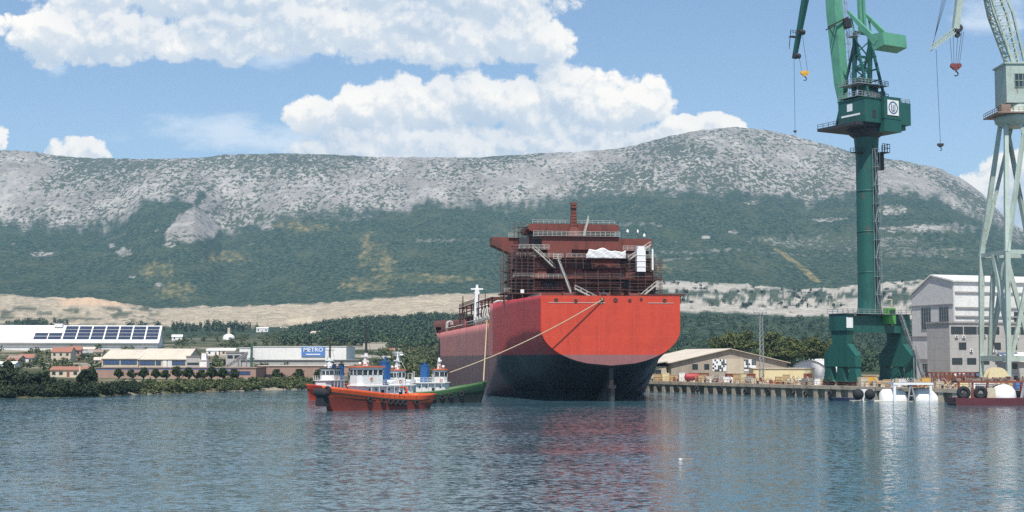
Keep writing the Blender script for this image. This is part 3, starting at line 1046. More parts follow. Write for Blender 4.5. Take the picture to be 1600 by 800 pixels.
window_row(hb_, 0, 4.0, 5.8, [(-9.2, -3), (-2.6, -.6), (3.8, 9)], M['blue_glass'], mull=6)
for x in (.2, 2.2):
    mb = MB(); mb.box(x, x + 1.5, -.12, -.02, 2.6, 5.9); mb.build('door', M['white_wall'], hb_)
flat_block('grey_penthouse', 'boxy grey plant room at the end of the beige factory roof', 'plant room', 291, 313, 555, 556, 14, M['grey_wall'], M['grey_roof'], wins=((.55, .66, ((.08, .9),), M['glass']),))
wt = flat_block('white_tower', 'narrow white tower with a small raised cap beside the grey plant room', 'tower', 312, 323, 545, 562, 5, M['white_wall'], M['white_roof'])
mb = MB(); mb.box(-.9, .9, 1, 3.4, PX(0, 562, 545).z - ground(317, 545), PX(0, 552, 545).z - ground(317, 545)); mb.build('cap', M['white_wall'], wt)
flat_block('concrete_box', 'windowless tan concrete box above the brick factory roofs', 'building', 182, 221, 640, 548, 16, M['cream_wall'], M['beige_roof'])
flat_block('silo_block', 'tall grey block of the batching plant beside the white warehouse', 'industrial block', 353, 377, 600, 550, 12, M['grey_wall'], M['grey_roof'], wins=((.7, .85, ((.1, .45), (.55, .9)), M['glass']),))
cv = thing('conveyor', 'inclined pale steel conveyor frame leaning against the grey batching block', 'conveyor', (GX(366, 590), 590, ground(366, 590)))
mb = MB()
for y in (0, 1.4):
    mb.beam((-5, y, 1.5), (5.5, y, 8.2), .3); mb.beam((-5, y, 2.6), (5.5, y, 9.3), .2)
    for i in range(9):
        q = i / 8; mb.beam((-5 + 10.5 * q, y, 1.5 + 6.7 * q), (-5 + 10.5 * min(1, q + .11), y, 2.6 + 6.7 * min(1, q + .11)), .14)
mb.build('truss', M['steel'], cv)
mb = MB(); mb.prism([(-5, 1.8), (5.5, 8.5), (5.5, 8.8), (-5, 2.1)], .1, 1.3); mb.build('belt', M['rusty'], cv)
for x, z in ((-3, 2.6), (1.5, 5.5), (5, 7.8)):
    mb = MB(); mb.beam((x, .2, -1), (x, .2, z), .25); mb.beam((x, 1.2, -1), (x, 1.2, z), .25); mb.build('leg', M['steel'], cv)
ch = thing('green_chimney', 'slim dark green factory stack standing against the white warehouse', 'chimney', (GX(393, 585), 585, ground(393, 585)))
mb = MB(); mb.lathe([(.55, -1), (.52, 8), (.45, PX(0, 538, 585).z - ground(393, 585))], n=12); mb.build('stack', paint('stack_green', (0.05, 0.13, 0.09), (0.03, .07, .05), .3, .4), ch)
mb = MB(); mb.lathe([(.62, 9), (.62, 9.4)], n=12); mb.build('collar', M['steel'], ch)
flat_block('pale_warehouse', 'pale warehouse with a plain white front left of the shop with the blue sign', 'warehouse', 374, 392, 720, 543, 30, M['white_wall'], M['white_roof'])
ms = flat_block('store', 'wide white wholesale store with a big blue sign board on its front', 'store', 395, 541, 720, 541, 40, M['white_wall'], M['white_roof'],
                wins=((.05, .34, ((.15, .36),), M['glass']),))
sa = (GX(541, 720) - GX(395, 720)) / 2
sh0 = PX(0, 555, 720).z - ground(468, 720); sh1 = PX(0, 543, 720).z - ground(468, 720) + .4
sxa, sxb = GX(471, 720) - GX(468, 720), GX(508, 720) - GX(468, 720)
mb = MB(); mb.box(sxa, sxb, -.5, -.03, sh0 - .6, sh1); sb = mb.build('sign_board', M['blue_sign'], ms)
text_part('METRO', 'lettering', 2.9, M['sign_white'], sb, ((sxa + sxb) / 2, -.55, sh1 - 1.6), sx=1.06)
mb = MB(); mb.box(sxa + 2.4, sxb - 2.4, -.56, -.51, sh0 + .2, sh0 + .7); mb.build('sign_line', M['sign_white'], sb)
flat_block('retail_terrace', 'long low terrace with a dark parapet in front of the wholesale store', 'terrace', 378, 560, 600, 562, 30, M['grey_wall'], M['grey_roof'], parapet=.5)
flat_block('storage_block', 'cream windowless storage building with vertical joints below the dark wood', 'warehouse', 567, 604, 1000, 535, 20, paint('jointed_wall', (0.60, 0.54, 0.44), (0.45, .4, .33), .3, .1, seams=(4.2, 0, .4)), M['beige_roof'])
flat_block('annex_block', 'lower grey annex left of the cream storage building', 'annex', 552, 567, 1005, 541, 14, M['grey_wall'], M['beige_roof'])
dm = thing('white_dome', 'small white domed tank among the bushes below the dark wood', 'tank', (GX(627, 800), 800, ground(627, 800)))
mb = MB(); mb.lathe([(2.2, -1), (2.2, 3.4), (1.9, 4.4), (1.1, 5.1), (.1, 5.4)], n=16); mb.build('shell', M['white_wall'], dm)
mb = MB(); mb.tube((0, -2.2, 2), (0, -2.6, 2), .5, n=10); mb.build('hatch', M['steel'], dm)

for i, (px, Y, wd, dp, h, rh, rz, wm, rm, lab, nw, st) in enumerate([
    (39, 780, 8.5, 8, 3.4, 2.0, 0, 'white_wall', 'tile_roof', 'small white house with orange tiled roof below the solar hall', 3, 1),
    (95, 800, 11, 10, 6.4, 2.6, 0, 'cream_wall', 'tile_roof', 'larger two storey house with orange tiled roof in front of the solar hall', 3, 2),
    (117, 830, 6.6, 8, 6.2, 2.2, R(12), 'brick_wall', 'tile_roof', 'narrow pinkish two storey house next to the larger orange roofed house', 2, 2),
    (8, 640, 9, 7, 3.2, .9, 0, 'white_wall', 'white_roof', 'small white flat looking shed above the dark shoreline bushes', 2, 1),
    (265, 850, 5.5, 7, 3.8, 1.4, R(-15), 'white_wall', 'white_roof', 'small white house with pale roof right of the solar hall', 2, 1),
    (148, 860, 9, 8, 3.6, 1.6, R(6), 'cream_wall', 'rust_roof', 'cream cottage with a dull brown roof under the solar hall', 3, 1),
    (232, 830, 8, 8, 3.4, 1.4, R(-6), 'cream_wall', 'beige_roof', 'low cream cottage with beige roof under the end of the solar hall', 2, 1),
    (409, 1560, 13, 9, 4.2, 1.2, 0, 'white_wall', 'white_roof', 'white shed with white roof below the bare quarry slope', 3, 1),
    (445, 1580, 11, 9, 4.0, 1.2, R(4), 'cream_wall', 'beige_roof', 'pale shed beside the wood below the bare quarry slope', 3, 1),
    (490, 1300, 8, 8, 5.4, 1.8, R(-20), 'cream_wall', 'beige_roof', 'lone beige house with hipped looking roof among the trees of the wooded hill', 2, 2),
    (332, 900, 8, 9, 3.0, 1.1, 0, 'white_wall', 'white_roof', 'white roofed greenhouse shed, the first of two side by side', 2, 1),
    (355, 900, 9.5, 9, 3.0, 1.3, 0, 'cream_wall', 'white_roof', 'wider white roofed shed right of the greenhouse shed', 2, 1),
    (1079, 820, 6.2, 7, 6.0, 2.0, R(18), 'white_wall', 'tile_roof', 'white two storey house with orange roof between the red stern and the pines', 2, 2),
    (1111, 860, 6.4, 7, 4.2, 1.8, R(-10), 'cream_wall', 'tile_roof', 'cream house with orange roof half hidden by the pine trees', 2, 1),
    (1280, 760, 9, 7, 4.0, 1.2, R(8), 'white_wall', 'white_roof', 'low white house right of the pine trees behind the green crane', 3, 1),
    (276, 1250, 9, 8, 3.2, 1.8, R(10), 'white_wall', 'white_roof', 'small white barn with pale roof under the cypress row', 2, 1),
]):
    house('house', lab, 'house', px, Y, wd, dp, h, rh, rz, M[wm], M[rm], nwin=nw, storeys=st)
gh_ = random.Random(91)
for i in range(16):                                       # far small houses that nothing tells apart
    px = gh_.choice((gh_.uniform(2, 70), gh_.uniform(128, 178), gh_.uniform(215, 262), gh_.uniform(262, 330), gh_.uniform(600, 650)))
    Y = gh_.uniform(690, 930)
    house('house', 'tiny pale house with a low roof among the gardens of the far shore plain', 'house', px, Y, gh_.uniform(5, 9), gh_.uniform(5, 8), gh_.uniform(2.4, 3.6), gh_.uniform(.8, 1.4), R(gh_.uniform(-25, 25)),
          M[gh_.choice(('cream_wall', 'white_wall', 'tan_wall'))], M[gh_.choice(('rust_roof', 'beige_roof', 'tile_roof', 'grey_roof'))], group='tiny far houses on the shore plain', nwin=2, door=False)
chp = thing('chapel', 'white domed chapel like building with a short square tower on the bare slope', 'chapel', (GX(357, 1300), 1300, ground(357, 1300)))
mb = MB(); mb.lathe([(5.5, -2), (5.5, 1.5), (4.6, 3.2), (2.8, 4.4), (.2, 5)], n=16); mb.build('dome', M['white_wall'], chp)
mb = MB(); mb.box(-1, 1.2, -1, 1.2, 3, 10.5); mb.build('tower', M['cream_wall'], chp)
pl_ = house('garden_pavilion', 'long low building with an orange tiled roof behind the dark shoreline bushes', 'building', 107, 520, GX(136, 520) - GX(80, 520), 7, 2.6, 1.1, 0, M['cream_wall'], M['tile_roof'], nwin=5)
ob = thing('stone_pillar', 'pale free standing pillar beside the long orange roofed building', 'pillar', (GX(125.5, 515), 515, ground(125, 515)))
mb = MB(); mb.taper((0, 0, -1), (0, 0, PX(0, 572, 515).z - ground(125, 515)), .8, .8, .55, .55); mb.build('shaft', M['cream_wall'], ob)

# ------------------------------------------------------------------ vegetation on the left shore
pr = tree('round_tree', 'small clipped round tree in the row along the brick factory wall', 'tree', (0, 0, 0), 4.6, 2.15, 1.9, M['round_leaf'], 3, 'round trees in front of the brick factory', clumps=26, per=55, leaf=.3, trunk_r=.16, flat=.9)
g = random.Random(4)
for i, px in enumerate((206.6, 225, 244, 260, 278, 295.7, 309, 317, 331, 349, 365, 434, 466, 499, 186)):
    t = pr if i == 0 else copy_tree(pr)
    Y = 488 + g.uniform(-2, 2) + (12 if px > 400 else 0)
    s = g.uniform(.82, 1.12) * (.75 if px == 309 else 1)
    t.location = (GX(px, Y), Y, ground(px, Y) - .2); t.scale = (s, s, s * g.uniform(.92, 1.05)); t.rotation_euler = (0, 0, g.uniform(0, 6))
    tag(t, 'small clipped round tree in the row along the brick factory wall', 'tree', 'round trees in front of the brick factory')
for i, (px, dY, h, r, lab) in enumerate([
    (8, 14, 6.6, 5.0, 'big dark shoreline tree at the very edge of the picture, tallest of the dark clump'),
    (38, 12, 6.2, 5.2, 'broad dark shoreline tree second from the picture edge'),
    (66, 14, 5.4, 4.0, 'dark rounded shoreline tree at the inner end of the tall dark clump'),
    (142, 40, 5.6, 2.6, 'lone upright dark tree behind the low shoreline shrubs'),
    (132, 38, 5.2, 2.2, 'shorter round tree just behind the pale pillar'),
    (13, 40, 8.0, 2.2, 'narrow tall conifer rising behind the dark shoreline clump'),
    (87, 10, 3.6, 3.6, 'low spreading dark shrub tree beside the tall dark clump'),
]):
    Y = float(_shore(px)) + dY
    tree('shore_tree', lab, 'tree', (GX(px, Y), Y, ground(px, Y) - .3), h, r, h * .44, M['dark_leaf'], 40 + i, clumps=34, per=75, leaf=.42, trunk_r=.25, crown_z=h * .52)
sp = []
g = random.Random(9)
for i in range(230):
    px = g.uniform(-40, 222); Y = float(_shore(px)) + g.uniform(.5, 14)
    sp.append((px, Y, g.uniform(1.2, 2.2), g.uniform(1.8, 3.2)))
woods('dark_shore_shrubs', sp, M['dark_leaf'], 55, .34, 21)
sp = []
for i in range(330):
    px = g.uniform(216, 500); Y = float(_shore(px)) + g.uniform(.5, 20)
    sp.append((px, Y, g.uniform(1.0, 2.0), g.uniform(1.2, 2.6)))
for i in range(60):
    px = g.uniform(500, 760); Y = float(_shore(px)) + g.uniform(5, 30)
    sp.append((px, Y, g.uniform(1.4, 2.4), g.uniform(2, 4)))
woods('shore_scrub', sp, M['olive_leaf'], 45, .34, 22)
sp = []
for i in range(1900):                                     # the wooded hill behind the tugs
    px = g.uniform(440, 800); t_ = g.random()
    y0 = np.interp(px, [440, 470, 500, 530, 560, 600, 640, 690, 800], [1500, 1600, 1690, 1730, 1750, 1790, 1780, 1760, 1760])
    Y = 1000 + (y0 - 1000) * t_ ** .8
    if px < 560 and Y < 1090: continue
    sp.append((px, Y, g.uniform(2.8, 4.6), g.uniform(5, 9)))
woods('hill_wood', sp, M['hazed_leaf'], 17, 1.15, 23)
sp = []
for i in range(1250):                                     # gardens and scrub over the plain
    px = g.uniform(-70, 700); Y = 560 + 900 * g.random() ** 1.25
    if perlin(np.array([px / 38.0]), np.array([Y / 95.0]))[0] < -.02: continue
    if 395 < px < 545 and 600 < Y < 730: continue
    if px < 300 and Y > 955 and g.random() < .7: continue
    sp.append((px, Y, g.uniform(1.8, 3.4), g.uniform(2.4, 5.5)))
for i in range(260):
    px = g.uniform(596, 720); Y = g.uniform(540, 980)
    sp.append((px, Y, g.uniform(2.2, 4), g.uniform(3, 7)))
woods('garden_scrub', sp, M['olive_leaf'], 26, .75, 24)
sp = []
for i in range(80):                                       # conifers along the foot of the quarry
    px = g.gauss(345, 24) if i < 60 else g.gauss(285, 16); Y = g.uniform(1560, 1720)
    sp.append((px, Y, g.uniform(1.6, 3.0), g.uniform(7, 13)))
for i in range(70):
    px = g.choice((g.uniform(5, 120), g.uniform(190, 260), g.uniform(20, 60))); Y = g.uniform(1620, 1900)
    sp.append((px, Y, g.uniform(2.2, 4.2), g.uniform(5, 10)))
for i in range(60):
    px = g.uniform(640, 700); Y = g.uniform(1700, 1850)
    sp.append((px, Y, g.uniform(2.2, 4.2), g.uniform(5, 9)))
woods('cypress_wood', sp, M['hazed_leaf'], 40, .95, 25)
sp = []
for i in range(2000):                                     # right hand woods behind the yard
    px = g.uniform(985, 1760); Y = 640 + 1050 * g.random() ** .9
    sp.append((px, Y, g.uniform(2.4, 4.4), g.uniform(4, 7.5)))
woods('yard_wood', sp, M['hazed_leaf'], 22, .95, 26)
sp = []
for i in range(60):                                      # scattered bushes on the earth strip
    px = g.choice((g.gauss(1180, 30), g.gauss(1260, 25), g.gauss(1360, 30), g.gauss(1085, 20))); Y = g.uniform(1950, 2500)
    if px < 1030: continue
    sp.append((px, Y, g.uniform(2.4, 5), g.uniform(4, 8)))
woods('slope_bushes', sp, M['dark_leaf'], 26, 1.2, 27)
for i, (px, Y, h, r, lab) in enumerate([
    (1137, 560, 19.5, 8.4, 'broad umbrella shaped pine at the ship end of the pine group'),
    (1163, 575, 19.8, 7.4, 'umbrella pine just before the lattice light mast'),
    (1210, 580, 19.2, 8, 'spreading pine just behind the lattice light mast'),
    (1238, 570, 16.6, 7.0, 'pine with a lower crown in the middle of the group'),
    (1222, 540, 12.6, 6.6, 'low dark pine in front of the taller pines'),
    (1273, 600, 17.4, 7.4, 'pine standing nearest the green crane portal'),
    (1190, 548, 12.0, 6.0, 'low bushy pine under the light mast'),
    (1302, 620, 16.6, 6.6, 'pine half hidden behind the green crane foot'),
]):
    tree('pine_tree', lab, 'tree', (GX(px, Y), Y, 2.9), h, r, h * .30, M['pine_leaf'], 70 + i, clumps=40, per=80, leaf=.5, trunk_r=.34, crown_z=h * .66, lean=.4 * (-1) ** i, flat=.62)

# ------------------------------------------------------------------ shipyard sheds
gs = house('gable_shed', 'wide shallow gabled workshop with pale roof and patterned panels at the quay', 'workshop', 1140, 478, 42, 40, 5.8, 4.6, R(14), M['tan_wall'], M['beige_roof'], nwin=0, door=False, z=QZ - .1, gable_front=True, over=1.0)
window_row(gs, 0, 3.6, 5.4, [(-13.5, -11.5), (-9.2, -7.4)], mull=2)
for x0, x1 in ((-6.2, -1.2), (5.2, 9.6)):
    mb = MB(); rr = random.Random(int(x0 * 10))
    nx_ = 8
    mb.cur = 0; mb.box(x0, x1, -.08, -.02, 3.0, 7.0)
    mb.cur = 1
    for i in range(nx_):
        for j in range(6):
            if rr.random() < .45:
                a = x0 + (x1 - x0) * i / nx_; z = 3.0 + 4.0 * j / 6
                mb.box(a + .03, a + (x1 - x0) / nx_ - .03, -.12, -.083, z + .03, z + .62)
    mb.build('glazed_panel', [M['sign_white'], M['glass']], gs)
mb = MB(); mb.box(-1, 5, -.12, -.02, 0, 7.2); mb.build('door', M['cream_wall'], gs)
mb = MB(); mb.box(-34, -21.3, 3, 30, 0, 4.6); mb.build('lean_to_wall', M['cream_wall'], gs)
mb = MB(); mb.prism([(-35, 4.2), (-21.2, 6.2), (-21.2, 6.5), (-35, 4.5)], 2, 31); mb.build('lean_to_roof', M['beige_roof'], gs)
window_row(gs, 3, 2.2, 3.6, [(-31, -28), (-26.5, -23.5)], mull=3)
flat_block('rear_shed', 'long low grey roofed shed behind the red stern beyond the gabled workshop', 'shed', 1032, 1075, 560, 566, 20, M['grey_wall'], M['grey_roof'])
wl = flat_block('yellow_store', 'low pale yellow store building in front of the pines beside the tarpaulin shelter', 'store building', 1177, 1272, 432, 575, 8, M['yellow_wall'], M['beige_roof'], parapet=.25)
mb = MB(); mb.box(6, 8.6, -.08, -.02, 0, 2.8); mb.build('door', M['rusty'], wl)
ts = thing('tarpaulin_shelter', 'white round topped tarpaulin shelter between the yellow store and green crane', 'shelter', (GX(1264, 455), 455, QZ), R(-30))
mb = MB()
arc = [(-6.5 * math.cos(q * math.pi / 12), 6.6 * math.sin(q * math.pi / 12) ** .7) for q in range(13)]
for (a, b), (c, d) in zip(arc, arc[1:]):
    mb.quad((a, 0, b), (c, 0, d), (c, 16, d), (a, 16, b))
mb.build('cover', M['tarp'], ts)
mb = MB(); mb.prism([(a, b) for a, b in arc], .3, .45); mb.build('end_wall', M['tarp'], ts)
for y in (0, 4, 8, 12, 16):
    mb = MB(); mb.path([(a * 1.01, y, b * 1.01) for a, b in arc], .1, 5); mb.build('hoop', M['steel'], ts)

# big hall and offices on the right
cx = GX(1491.5, 420)
BETA = R(70)
wh = thing('ship_hall', 'huge pale shipbuilding hall with shade grey gable end and bright white long side', 'shipyard hall', (cx, 420, QZ), math.atan2(math.cos(BETA), math.sin(BETA)))
Lh, Wh = 95.0, 20.5
zr, zl_, za = PX(0, 439, 420).z - QZ, PX(0, 462, 439).z - QZ, PX(0, 431, 428).z - QZ
mb = MB(); mb.prism([(0, -1), (Wh, -1), (Wh, zl_), (Wh * .5, za), (0, zr)], 0, .5, 'x'); mb.build('gable_wall', M['hall_shade_grey'], wh)
mb = MB(); mb.box(.5, Lh, 0, .4, -1, zr - .2); mb.build('long_wall', M['white_wall'], wh)
mb = MB(); mb.box(.5, Lh, Wh - .4, Wh, -1, zl_ - .2); mb.box(Lh - .4, Lh, .4, Wh - .4, -1, zl_ - .2); mb.build('rear_wall', M['hall_shade_grey'], wh)
mb = MB(); mb.prism([(-.6, zr - .2), (Wh * .5, za + .1), (Wh * .5, za + .5), (-.6, zr + .3)], -.5, Lh + .5, 'x'); mb.prism([(Wh * .5, za + .1), (Wh + .5, zl_), (Wh + .5, zl_ + .4), (Wh * .5, za + .5)], -.5, Lh + .5, 'x')
mb.build('roof', M['white_roof'], wh)
for z in (zr - 3.6, zr - 8.2, zr - 10.8):
    mb = MB(); mb.box(.6, Lh, -.35, -.02, z, z + .5); mb.build('cladding_ledge', M['grey_roof'], wh)
for z0, z1 in ((zr - 14.5, zr - 7.5), (zr - 31, zr - 24.5)):
    for y0, y1 in ((2.2, 6.8), (10.8, 15.6)):
        if z0 < 0: z0 = .5
        mb = MB(); mb.box(-.14, -.02, y0, y1, z0, z0 + .25); mb.box(-.14, -.02, y0, y1, z1 - .25, z1)
        for q in range(5):
            y = y0 + (y1 - y0 - .08) * q / 4; mb.box(-.13, -.02, y, y + .08, z0 + .25, z1 - .25)
        for q in range(1, 5):
            z = z0 + (z1 - z0) * q / 5; mb.box(-.1, -.05, y0, y1, z, z + .06)
        f_ = mb.build('window', M['steel'], wh)
        mb = MB(); mb.quad((-.04, y0 + .05, z0 + .05), (-.04, y1 - .05, z0 + .05), (-.04, y1 - .05, z1 - .05), (-.04, y0 + .05, z1 - .05)); mb.build('pane', M['glass'], f_)
for z in (zr - 7.0, zr - 16.5, zr - 23.5):
    mb = MB(); mb.box(-.3, -.02, 0, Wh, z, z + .3); mb.build('gable_ledge', M['grey_roof'], wh)
mb = MB(); mb.box(22, 31, -.14, -.02, zr - 16, zr - 9); mb.build('window', M['glass'], wh)
for x in (8, 20, 33):
    mb = MB(); mb.tube((x, -.3, zr - 14), (x, -.3, zr - 11.5), .35, n=8); mb.build('wall_vent', M['steel'], wh)
ox = GX(1484.5, 400)
of = thing('office_block', 'flat roofed three storey grey office block with window bands in front of the hall', 'office building', (ox, 400, QZ), math.atan2(.30, .95))
zo = PX(0, 502, 400).z - QZ
mb = MB(); mb.box(0, 62, 0, 11, -1, zo - .5); mb.build('wall', M['grey_wall'], of)
mb = MB(); mb.box(-.3, 62.3, -.3, 11.3, zo - .5 + .003, zo); mb.build('roof', M['grey_roof'], of)
for z0, z1, sps in ((zo - 3.6, zo - 1.5, [(.5, 4.4), (4.8, 9), (9.3, 13), (13.3, 16.6), (20, 23.4), (23.8, 27), (27.4, 31)]), (zo - 8.0, zo - 6.0, [(3, 5.4), (14.8, 17), (20, 22.5), (25, 28)]), (zo - 12.2, zo - 10.4, [(.6, 4), (5.6, 8.6), (10.5, 13), (15, 18)])):
    window_row(of, 0, z0, z1, sps, mull=4)
for i, (x, z) in enumerate(((1.6, zo - 4.6), (4, zo - 4.7), (11, zo - 4.4), (6.4, zo - 8.6), (13.2, zo - 8.8), (22, zo - 4.5), (14.2, zo - 8.7))):
    mb = MB(); mb.box(x, x + .95, -.42, -.03, z, z + .68); f_ = mb.build('air_conditioner', M['sign_white'], of)
    mb = MB(); mb.tube((x + .45, -.46, z + .34), (x + .45, -.425, z + .34), .26, n=12); mb.build('fan', M['dark'], f_)
gh = house('gatehouse', 'small dark walled building with a white pitched roof in front of the offices', 'building', 1612, 368, 13, 9, 6.6, 1.9, R(-4), M['grey_wall'], M['white_roof'], nwin=3, z=QZ, storeys=2, over=.9)
ls = house('low_shed', 'long low shed with a bright white roof at the foot of the grey offices', 'shed', 1521, 385, 10.5, 6, 2.4, .8, R(12), M['cream_wall'], M['white_roof'], nwin=3, z=QZ)

# lattice light mast
lm = thing('light_mast', 'tall slim lattice light mast rising in front of the pine trees', 'light mast', (GX(1190, 430), 430, QZ))
zt_ = PX(0, 490, 430).z - QZ
mb = MB()
for i, (sx, sy) in enumerate(((-1, -1), (1, -1), (1, 1), (-1, 1))):
    mb.beam((sx * .62, sy * .62, 0), (sx * .38, sy * .38, zt_), .14)
n_ = 14
for i in range(n_):
    a, b = zt_ * i / n_, zt_ * (i + 1) / n_
    ra, rb_ = .62 - .24 * i / n_, .62 - .24 * (i + 1) / n_
    for s in (-1, 1):
        mb.beam((-ra, s * ra, a), (rb_, s * rb_, b), .07); mb.beam((s * ra, -ra, a), (s * rb_, rb_, b), .07)
mb.build('lattice', M['steel'], lm)
mb = MB(); mb.box(-2.2, 1.6, -.7, .7, zt_, zt_ + .12); mb.rail([(-2.2, -.7, zt_), (1.6, -.7, zt_), (1.6, .7, zt_), (-2.2, .7, zt_), (-2.2, -.7, zt_)], 1.0, 1.0, .03); mb.build('platform', M['steel'], lm)
for x, z in ((-2, .5), (-1, .5), (.2, .6), (1.2, .5)):
    mb = MB(); mb.taper((x, -.75, zt_ + z), (x, -1.1, zt_ + z - .15), .4, .4, .6, .55); mb.build('floodlight', M['sign_white'], lm)
# ------------------------------------------------------------------ cranes
M['crane_green'] = paint('crane_green', (0.017, 0.105, 0.085), (0.012, 0.06, 0.053), .5, .25, rough=.5, rust=.16)
M['crane_lime'] = paint('crane_lime', (0.10, 0.36, 0.07), (0.06, 0.22, 0.05), .3, .5, rough=.5)
M['crane_light'] = paint('crane_light_green', (0.11, 0.33, 0.21), (0.06, 0.20, 0.14), .4, .3, rough=.5, rust=.1)
M['crane_pale'] = paint('crane_pale_green', (0.42, 0.50, 0.44), (0.28, 0.31, 0.26), .45, .3, rough=.55, rust=.3)
M['rope'] = paint('wire_rope', (0.06, 0.06, 0.065), (0.03, .03, .03), .2, 1, rough=.6)

gc = thing('harbour_crane', 'tall green column crane with machine house, white round emblem and hanging counterweight', 'crane', (GX(1360, 378), 378, QZ), R(30))
ZG = lambda y: 7.2 + (560 - y) / 5.82
G, GL = M['crane_green'], M['crane_light']
for sx in (-1, 1):
    mb = MB()
    x0, x1 = sx * 10 - 1.05, sx * 10 + 1.05
    mb.prism([(-5.9, 5), (5.9, 5), (5.9, 8), (3.0, 11), (2.6, 11), (3.4, 18), (-3.4, 18), (-2.6, 11), (-3.0, 11), (-5.9, 8)], x0, x1, 'x')
    lg = mb.build('leg', G, gc)
    for yy_ in (-4.6, 0, 4.6):
        mb = MB()
        mb.prism([(yy_ - 1.0, 5.0), (yy_ + 1.0, 5.0), (yy_ + 1.5, 2.0), (yy_ + 1.9, 1.0), (yy_ - 1.9, 1.0), (yy_ - 1.5, 2.0)], x0 + .1, x1 - .1, 'x')
        bg_ = mb.build('bogie', G, lg)
        for q in (-1.1, 1.1):
            mb = MB(); mb.tube((x0 + .5, yy_ + q, .55), (x1 - .5, yy_ + q, .55), .55, n=12); mb.build('wheel', M['dark'], bg_)
mb = MB(); mb.box(-9, 9, -2.6, 2.6, 14, 18.6); mb.box(-11.4, -8.9, -3.4, 3.4, 14.5, 18.9); mb.box(8.9, 11.4, -3.4, 3.4, 14.5, 18.9)
mb.build('portal_girder', G, gc)
mb = MB(); mb.box(-11.6, 11.6, -4, 4, 18.95, 19.1)
mb.rail([(-11.5, -3.9, 19.1), (11.5, -3.9, 19.1), (11.5, 3.9, 19.1), (-11.5, 3.9, 19.1), (-11.5, -3.9, 19.1)], 1.1, 1.9, .045)
mb.build('portal_walkway', M['steel'], gc)
mb = MB(); mb.box(-11.6, -9.4, -3.5, -3.41, 15.2, 18); mb.build('white_board', M['sign_white'], gc)
zt0 = ZG(214)
mb = MB(); mb.lathe([(3.5, 18.6), (3.15, 20.5), (3.0, 24), (2.9, zt0 - 6), (3.1, zt0 - 3), (3.3, zt0)], n=32); col_ = mb.build('column', G, gc)
for z in (30, 41, 52):
    mb = MB(); mb.lathe([(3.0, z), (3.06, z + .05), (3.06, z + .3), (3.0, z + .35)], n=32); mb.build('weld_ring', G, col_)
# ladder with landings on the camera side of the column
mb = MB()
lx, ly = -.3, -3.4
for i in range(9):
    z0, z1 = 19.2 + i * 4.9, 19.2 + (i + 1) * 4.9
    s = 1 if i % 2 else -1
    mb.beam((lx - .85, ly, z0), (lx - .85, ly, z1), .10); mb.beam((lx + .85, ly, z0), (lx + .85, ly, z1), .10)
    mb.beam((lx - .85, ly - .9, z0), (lx - .85, ly - .9, z1), .07); mb.beam((lx + .85, ly - .9, z0), (lx + .85, ly - .9, z1), .07)
    mb.box(lx - .9, lx + .9, ly - .95, ly + .4, z1 - .1, z1)
    mb.beam((lx - s * .7, ly - .5, z0), (lx + s * .7, ly - .5, z1 - .1), .12, .3)
    for q in range(1, 8):
        p = Vector((lx - s * .7, ly - .5, z0)).lerp(Vector((lx + s * .7, ly - .5, z1)), q / 8); mb.box(p.x - .15, p.x + .15, p.y - .35, p.y + .35, p.z - .03, p.z + .03)
mb.build('ladder', M['steel'], gc)
mb = MB(); mb.box(2.4, 5.0, -4.6, -2.6, 16.4, 20.6); lf = mb.build('lift_cabin', M['crane_lime'], gc)
mb = MB(); mb.box(2.7, 4.7, -4.66, -4.61, 18.7, 20.2); mb.build('window', M['glass'], lf)
mb = MB(); mb.beam((5.2, -2.9, 16), (5.2, -2.9, 23), .35); mb.beam((5.2, -2.9, 23), (3, -2.6, 23), .25); mb.build('lift_guide', M['cream_wall'], gc)
mb = MB(); mb.box(1.6, 3.6, -8, -3.9, 18.8, 18.92); mb.stair((3.4, -7.6, 18.8), (7.6, -7.6, 9.6), 1.0); mb.stair((8.4, -7.6, 9.6), (12.4, -7.6, .1), 1.0); mb.box(7.2, 8.8, -8.2, -7, 9.5, 9.62)
mb.beam((8.7, -7.1, 0), (8.7, -7.1, 9.5), .18); mb.beam((8.7, -8.1, 0), (8.7, -8.1, 9.5), .18)
mb.build('access_stair', M['steel'], gc)
# small platform under the slewing ring
mb = MB()
mb.box(-5.4, -2.9, -2, .5, zt0 - 4.4, zt0 - 4.2); mb.rail([(-5.4, -2, zt0 - 4.2), (-5.4, .5, zt0 - 4.2)], 1.1, 1, .05); mb.rail([(-2.9, -2, zt0 - 4.2), (-5.4, -2, zt0 - 4.2)], 1.1, 1, .05)
mb.build('service_platform', M['dark'], gc); mb = MB()
mb.box(2.9, 5.6, -3, 0, zt0 - 4.0, zt0 - 3.8); mb.rail([(2.9, -3, zt0 - 3.8), (5.6, -3, zt0 - 3.8), (5.6, 0, zt0 - 3.8)], 2.2, 1, .06); mb.box(3.4, 4.6, -1.8, -.6, zt0 - 8.6, zt0 - 4.1)
mb.build('service_platform', M['dark'], gc)
